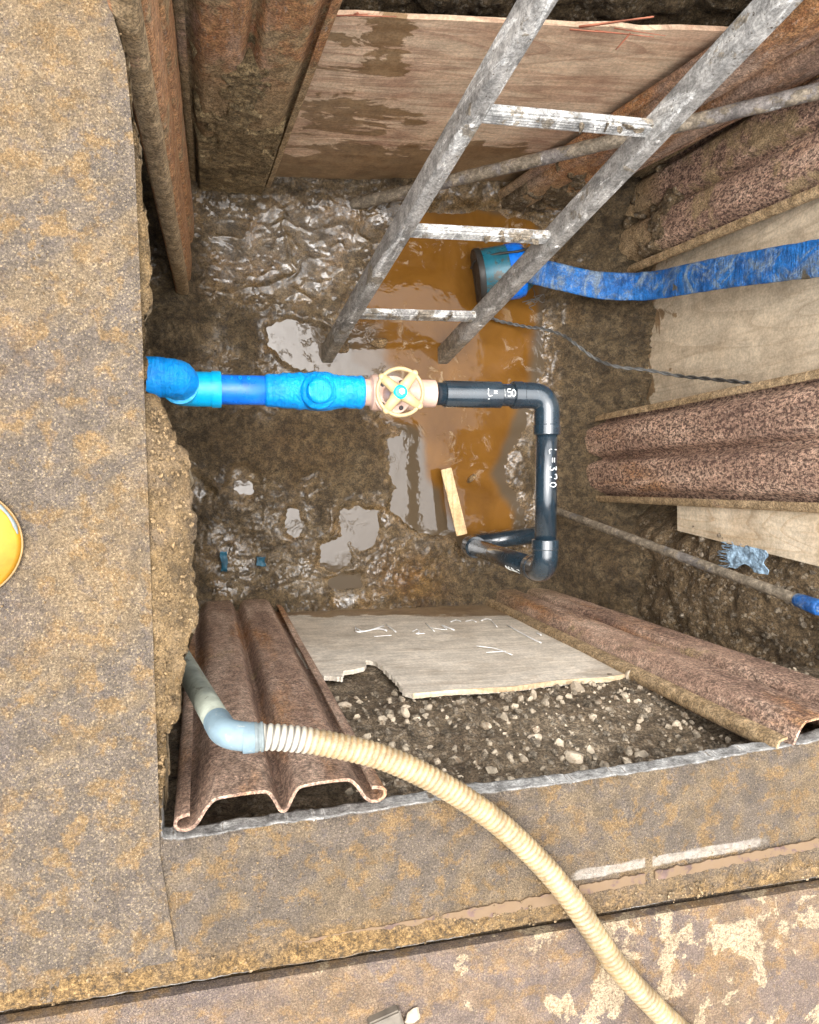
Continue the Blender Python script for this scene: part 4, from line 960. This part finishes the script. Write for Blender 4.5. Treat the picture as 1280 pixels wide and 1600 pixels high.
def railt(P0, L, sgn):
    k = 80; P = P0-ld*np.linspace(0, L, k)[:, None]; a = np.linspace(0, 2*math.pi, 28, endpoint=False); V = []; Fc = []
    for p in P:
        for t in a:
            ca, sa = math.cos(t), math.sin(t); e = .30
            V.append(p+wd*.021*np.sign(ca)*abs(ca)**e+ln*.032*np.sign(sa)*abs(sa)**e)
    V = np.array(V); V += wd*(.0006*fbm(V, 30, 3))[:, None]; m = 28
    for i in range(k-1):
        for j in range(m):
            j2 = (j+1) % m; Fc.append([i*m+j, i*m+j2, (i+1)*m+j2, (i+1)*m+j])
    Fc.append(list(range(m))[::-1]); Fc.append([(k-1)*m+j for j in range(m)]); return V, Fc
LR = 2.55
for P0, sg_ in ((A, 1), (B, -1)):
    r_ = make('rail', railt(P0, LR, sg_), M_RAIL, lad)
    for s in (.38, .90, 1.36):
        c = P0-ld*s-wd*sg_*0+ln*.0315; make('rivet', lathe(c, c+ln, [(0, .007), (.002, .007), (.004, .004)], 14), M_RAIL, r_)
for s in (.382, .893, 1.362, 1.84, 2.3):
    a, b = A-ld*s+wd*.014, B-ld*s-wd*.014
    V, Fc = box((a+b)/2, np.linalg.norm(b-a), .042, .024, U=wd, Vv=ld, bev=.005)
    # ribbed upper side
    rg = [box((a+b)/2+ln*.0115+ld*o_, np.linalg.norm(b-a)-.004, .003, .003, U=wd, Vv=ld) for o_ in (-.012, -.004, .004, .012)]
    rg2 = [rock((a+b)/2+wd*rng.uniform(-.16, .16)+ln*.010-ld*.012, rng.uniform(.004, .010), int(s*100)+i, (1.5, 1, .6), 1) for i in range(6)]
    make('rung', join((V, Fc), *rg), M_RUNG, lad, smooth=False)
# mud stuck to the rungs belongs to the ladder
mg = []
for s, lst in ((.893, [.02, .06, .10, .13, .155]), (1.362, [.03, .09, .12, .145, .165]), (.382, [-.1, .0, .1])):
    for i, u in enumerate(lst): mg.append(rock((A+B)/2-ld*s+wd*u+ln*.011-ld*.010, .013, int(s*991)+i, (1.6, .8, .35), 2))
for k_ in mg: make('mud_lump', k_, M_STG, lad)

# ------------------------------------------------------------------ poles
p0, p1 = hit(543, 322, z=-1.69), hit(1280, 142, x=1.50)
tag(make('pole', tube(np.linspace(p0-.0*(p1-p0), p1+.35*(p1-p0), 160), .0205, 24, rfun=wrinkle(.0030, 18, 2)), M_POLE, origin=p0), "long muddy grey tube lying diagonally behind the ladder, from the mud to the upper right", 'pole')
p0, p1 = hit(862, 795, z=-1.60), hit(1262, 943, x=1.395)
pl = thing('pole', "slim mud spattered grey tube with a blue end on the right earth wall", 'pole', p0)
make('tube', tube(np.linspace(p0, p1, 90), .0138, 20, rfun=wrinkle(.0028, 24, 4)), M_POLE2, pl)
d = unit(p1-p0); make('blue_end_cap', lathe(p1-d*.035, p1+d*.1, [(0, .0145), (.003, .0165), (.03, .0180), (.065, .0195), (.072, .0185), (.073, .013), (.05, .012)], 28), M_FLAT, pl)

# ------------------------------------------------------------------ pump, flat hose, cable
pa, pb = hit(748, 432, z=-1.615), hit(862, 415, z=-1.56)
pm = thing('submersible_pump', "teal blue submersible pump half sunk in orange water under the ladder", 'pump', pa)
d = unit(pb-pa); Lp = np.linalg.norm(pb-pa)
o = make('pump_body', lathe(pa, pb, [(0, .076), (.004, .093), (.012, .097), (.10, .099), (.14, .096), (.17, .086), (.20, .062), (.235, .048), (.25, .04)], 40), M_TEAL, pm); sharp(o, 40)
o = make('rubber_ring', lathe(pa-d*.012, pb, [(0, .080), (0, .099), (.006, .102), (.022, .102), (.024, .0965)], 40), M_RUBBER, pm); sharp(o, 40)
make('blue_band', lathe(pa+d*.105, pb, [(0, .0995), (.002, .1015), (.04, .1015), (.06, .096), (.062, .09)], 40), M_BPIPE, pm)
b_ = np.cross(d, [0, 0, 1.])
make('carry_handle', tube(crom([pa-d*.03-b_*.03+[0, 0, .02], pa-d*.02-b_*.05+[0, 0, .06], pa+d*.05-b_*.055+[0, 0, .085], pa+d*.12-b_*.05+[0, 0, .10], pa+d*.17-b_*.06+[0, 0, .085]], 8), .0045, 10), M_RUBBER, pm)
gs = []
for i in range(14):
    c = pa+d*(.155+.03*rng.random())+np.array([0, rng.uniform(.02, .06), .07+.02*rng.random()]); q = rng.normal(size=(4, 3))*.016; gs.append(tube(crom([c, c+q[0], c+q[0]+q[1], c+q[1]+q[2]], 5), .0018, 6))
for i in range(12):
    c = hit(835, 468, z=-1.60)+rng.normal(size=3)*.008; q = rng.normal(size=(3, 3))*.016; gs.append(tube(crom([c, c+q[0], c+q[0]+q[1]], 5), .0016, 6))
make('tie_wire', join(*gs[:14]), M_CABLE, pm); make('tie_wire', join(*gs[14:]), M_CABLE, pm)
hp_ = [hit(812, 418, z=-1.53), hit(838, 424, z=-1.47), hit(880, 434, z=-1.42), hit(940, 446, z=-1.37), hit(1010, 447, x=1.475), hit(1070, 437, x=1.495), hit(1130, 426, x=1.505), hit(1200, 415, x=1.51), hit(1290, 402, x=1.515), hit(1420, 384, x=1.51), hit(1600, 350, x=1.51)]
C_ = crom(hp_, 12); T_ = np.gradient(C_, axis=0); T_ /= np.linalg.norm(T_, axis=1)[:, None]
V = []; Fc = []; m = 18; nC = len(C_)
for i, (c, t) in enumerate(zip(C_, T_)):
    wv_ = unit(np.array([0, 1., .0])-t*t[1]); up_ = unit(np.cross(t, wv_)); 
    if up_[2]+(-up_[0]) < 0: up_ = -up_
    hw = np.interp(i/nC, [0, .08, .2, .4, 1], [.035, .046, .047, .048, .047])*(1+.05*gnoise(np.array([i*.35, 0, 0])))
    tw = .12*gnoise(np.array([i*.12, 5, 0]))
    for j in range(m):
        a = 2*math.pi*j/m; ca, sa = math.cos(a), math.sin(a)
        V.append(c+(wv_*math.cos(tw)+up_*math.sin(tw))*hw*np.sign(ca)*abs(ca)**.8+up_*.006*np.sign(sa)*abs(sa)**.7+up_*.004*gnoise(np.array([i*.5, ca*2, 0])))
for i in range(nC-1):
    for j in range(m): j2 = (j+1) % m; Fc.append([i*m+j, i*m+j2, (i+1)*m+j2, (i+1)*m+j])
Fc.append(list(range(m))[::-1]); Fc.append([(nC-1)*m+j for j in range(m)])
tag(make('flat_hose', (np.array(V), Fc), M_FLAT, origin=hp_[0]), "dirty blue lay flat hose running from the pump up over the right wall", 'hose')
wp_ = [hit(760, 490, z=-1.62), hit(775, 500, z=-1.645), hit(800, 506, z=-1.64), hit(825, 511, z=-1.61), hit(850, 514, z=-1.56), hit(880, 524, z=-1.49), hit(900, 538, z=-1.43), hit(930, 560, x=1.37), hit(965, 573, x=1.41), hit(1010, 578, x=1.48), hit(1060, 587, x=1.545), hit(1110, 592, x=1.53), hit(1165, 598, x=1.49), hit(1200, 606, x=1.475)]
C_ = crom(wp_, 14); T_, N_, B_ = frames(C_); k = np.arange(len(C_)); gs = []
for ph in (0, math.pi):
    Q = C_+(N_*np.cos(k*.55+ph)[:, None]+B_*np.sin(k*.55+ph)[:, None])*.0034; gs.append(tube(Q, .0034, 8))
tag(make('cable', join(*gs), M_CABLE, origin=wp_[0]), "twisted dark grey cable trailing from the water over the pale plywood", 'cable')

# ------------------------------------------------------------------ wooden stick, blue scraps
a, b = hit(697, 733, z=-1.60), hit(722, 836, z=-1.545)
V, Fc = box((a+b)/2, np.linalg.norm(b-a), .040, .020, U=b-a, Vv=(1, 0, .25), bev=.0015)
tag(make('wooden_stick', (V, Fc), M_WOOD, smooth=False), "short pale wooden batten standing in the orange water against the black pipe", 'wooden stick')
def scrap(px0, seed, w_, h_, z, lab):
    c = hit(*px0, z=z); u, v = np.meshgrid(np.linspace(-1, 1, 16), np.linspace(-1, 1, 16)); P = np.stack([c[0]+u*w_*.5, c[1]+v*h_*.5, 0*u+c[2]], -1)
    P[..., :2] += .012*np.stack([fbm(P, 30, 3, .5, seed), fbm(P, 30, 3, .5, seed+3)], -1); P[..., 2] += .012*fbm(P, 25, 3, .5, seed+5); idx = np.arange(256).reshape(16, 16)
    f = gridfaces(idx); lowp = P.copy(); lowp[..., 2] -= .002; return P, f
def solid(P, f):
    V = P.reshape(-1, 3); n = len(V); V2 = V-np.array([0, 0, .0025]); sh = P.shape; id_ = np.arange(n).reshape(sh[:2]); F2 = list(f)+[[i+n for i in q[::-1]] for q in f]
    rim_ = list(id_[0, :])+list(id_[1:, -1])+list(id_[-1, -2::-1])+list(id_[-2:0:-1, 0])
    for i in range(len(rim_)): a, b = rim_[i-1], rim_[i]; F2.append([a, a+n, b+n, b])
    return np.vstack([V, V2]), F2
for c, s, a_, b_s, z, lab in [((350, 878), 1, .022, .07, -1.625, "dark blue scrap of tape half buried in mud near the lower left sheet pile"), ((408, 878), 2, .035, .03, -1.625, "smaller dark blue scrap of tape in mud, right of the longer one")]:
    P, f = scrap(c, s, a_, b_s, z, lab); tag(make('tape_scrap', solid(P, f), M_BLUED), lab, 'tape scrap')
# sacking scrap on the east earth
xs_ = 1.468; P = []; f = []
u, v = np.meshgrid(np.linspace(0, 1, 26), np.linspace(0, 1, 22)); PP = np.zeros(u.shape+(3,))
for i in range(22):
    for j in range(26):
        t = j/25; s = i/21; q = hit(1146+54*t-6*s*(1-t)+3*math.sin(9*s), 846+14*t+(40-2*t)*s*(1-.25*max(0, math.sin(t*7-1.5))), x=xs_); PP[i, j] = q
PP[..., 0] -= .012*fbm(PP, 26, 4, .6, 1)+.004; idx = np.arange(u.size).reshape(u.shape)
V_ = PP.reshape(-1, 3); Ff = gridfaces(idx)
fr = []
for i in range(0, 22):
    p = PP[i, 0]; q = p+np.array([-.004+.006*rng.random(), rng.uniform(-.012, .012), -.03-.02*rng.random()]); fr.append(tube(crom([p, (p+q)/2+rng.normal(size=3)*.003, q], 3), .0012, 4))
sk_ = make('sacking_scrap', (V_, Ff), M_NET, smooth=False); md_ = sk_.modifiers.new('t', 'SOLIDIFY'); md_.thickness = .002
make('fringe', join(*fr), M_NET, sk_); tag(sk_, "frayed light blue woven scrap hanging below the cream plywood offcut", 'cloth scrap')

# ------------------------------------------------------------------ suction hose on the slab
hz = lambda px, py, z: hit(px, py, z=z)
HP = [hz(398, 1152, .060), hz(430, 1152, .060), hz(480, 1157, .058), hz(540, 1168, .055), hz(600, 1184, .050), hz(660, 1210, .046), hz(720, 1244, .040), hz(780, 1287, .033), hz(840, 1343, .027), hz(885, 1395, .030), hz(925, 1452, .028), hz(965, 1510, .026), hz(1010, 1560, .026), hz(1065, 1612, .026), hz(1150, 1680, .026), hz(1300, 1760, .026), hz(1600, 1850, .026)]
hs_ = thing('suction_hose', "cream ribbed hose with pale blue elbow lying over the lower left sheet pile and slab", 'hose', HP[0])
C_ = crom(HP, 60); seg = np.r_[0, np.cumsum(np.linalg.norm(np.diff(C_, axis=0), axis=1))]; Ls = seg[-1]; nS = int(Ls/.00125); ss = np.linspace(0, Ls, nS)
C_ = np.stack([np.interp(ss, seg, C_[:, i]) for i in range(3)], -1); T_, N_, B_ = frames(C_); sg = 28; per = .0098
V = np.zeros((nS, sg, 3)); gr = np.zeros((nS, sg))
for j in range(sg):
    a = 2*math.pi*j/sg; ph = 2*math.pi*(ss/per)+a; w_ = .5+.5*np.cos(ph); w_ = w_**.7; gr[:, j] = 1-w_
    V[:, j] = C_+(N_*math.cos(a)+B_*math.sin(a))*(.0178+.0024*w_)[:, None]
Fc = [[i*sg+j, i*sg+(j+1) % sg, (i+1)*sg+(j+1) % sg, (i+1)*sg+j] for i in range(nS-1) for j in range(sg)]
st = np.repeat(sstep(.10, .06, ss)[:, None], sg, 1)
make('ribbed_tube', (V.reshape(-1, 3), Fc), M_HOSE, hs_, attrs={'groove': sstep(.35, .85, gr).ravel(), 'start': st.ravel()})
ek = hz(352, 1148, .056); lowe = hz(287, 1036, -.30)
path = fillet([HP[0], ek, ek+unit(lowe-ek)*.055], .024, 10)
o = make('elbow', join(tube(path, .0215, 32), lathe(HP[0]-[.018, 0, 0], HP[0], [(0, .0215), (.002, .0226), (.017, .0226), (.019, .021)], 32)), M_ELB, hs_); sharp(o, 35)
make('hose_clamp', lathe(HP[0]-[.002, 0, 0], HP[0]+[1, 0, 0], [(0, .0205), (.001, .0222), (.006, .0222), (.007, .0205), (.010, .0205), (.011, .0222), (.014, .0222), (.015, .020)], 32), M_GREYP, hs_)
dd = unit(lowe-ek); make('pipe', tube([ek+dd*.03, ek+dd*.15, lowe, lowe+dd*.22], .0205, 28), M_GPIPE, hs_)

# ------------------------------------------------------------------ yellow piece, small block
yc = hit(-74, 858, z=.03); ya = .088; yb_ = .080
V = []; Fc = []; nr, na = 14, 48
for i in range(nr+1):
    r = i/nr
    for j in range(na):
        a = 2*math.pi*j/na; e = 1+.08*math.cos(a-2.2); V.append([yc[0]+ya*r*math.cos(a)*e, yc[1]+yb_*r*math.sin(a)*e, .014+.024*(1-r**2.2)])
for i in range(nr):
    for j in range(na): j2 = (j+1) % na; Fc.append([i*na+j, (i+1)*na+j, (i+1)*na+j2, i*na+j2])
yp = make('rounded_cover', (V, Fc), M_YEL); tag(yp, "yellow domed metal piece with a chipped grey rim at the left border", 'metal piece'); md_ = yp.modifiers.new('t', 'SOLIDIFY'); md_.thickness = .004
a = np.linspace(0, 2*math.pi, 73); rimP = np.array([[yc[0]+ya*1.01*math.cos(t)*(1+.08*math.cos(t-2.2)), yc[1]+yb_*1.01*math.sin(t)*(1+.08*math.cos(t-2.2)), .0125] for t in a])
M_RIMT = m_plain("tan_rim", (.26, .16, .06), .6)
make('rim', tube(rimP, .0016, 10, caps=False), M_RIMT, yp)
a = np.linspace(.25, 1.0, 20); rp = np.array([[yc[0]+ya*.965*math.cos(t)*(1+.08*math.cos(t-2.2)), yc[1]+yb_*.965*math.sin(t)*(1+.08*math.cos(t-2.2)), .0160] for t in a])
make('chipped_paint', tube(rp, np.interp(np.linspace(0, 1, 20), [0, .2, .5, .8, 1], [.002, .006, .0045, .006, .002]), 8, flat=.5), M_GREYP, yp)
c = hit(606, 1598, z=.02); tag(make('block', box(c+[0, -.012, -.008], .055, .05, .022, U=(1, .28, 0), bev=.003), M_BLOCK, smooth=False), "small damp brown block on the steel plate at the bottom border", 'block')
c = hit(645, 1590, z=.012); tag(make('mortar_crumb', rock(c, .017, 71, (1.1, 1.2, .5), 3), M_STONEL, smooth=False), "pale crumbly mortar lump right of the small damp block at the bottom", 'mortar lump')
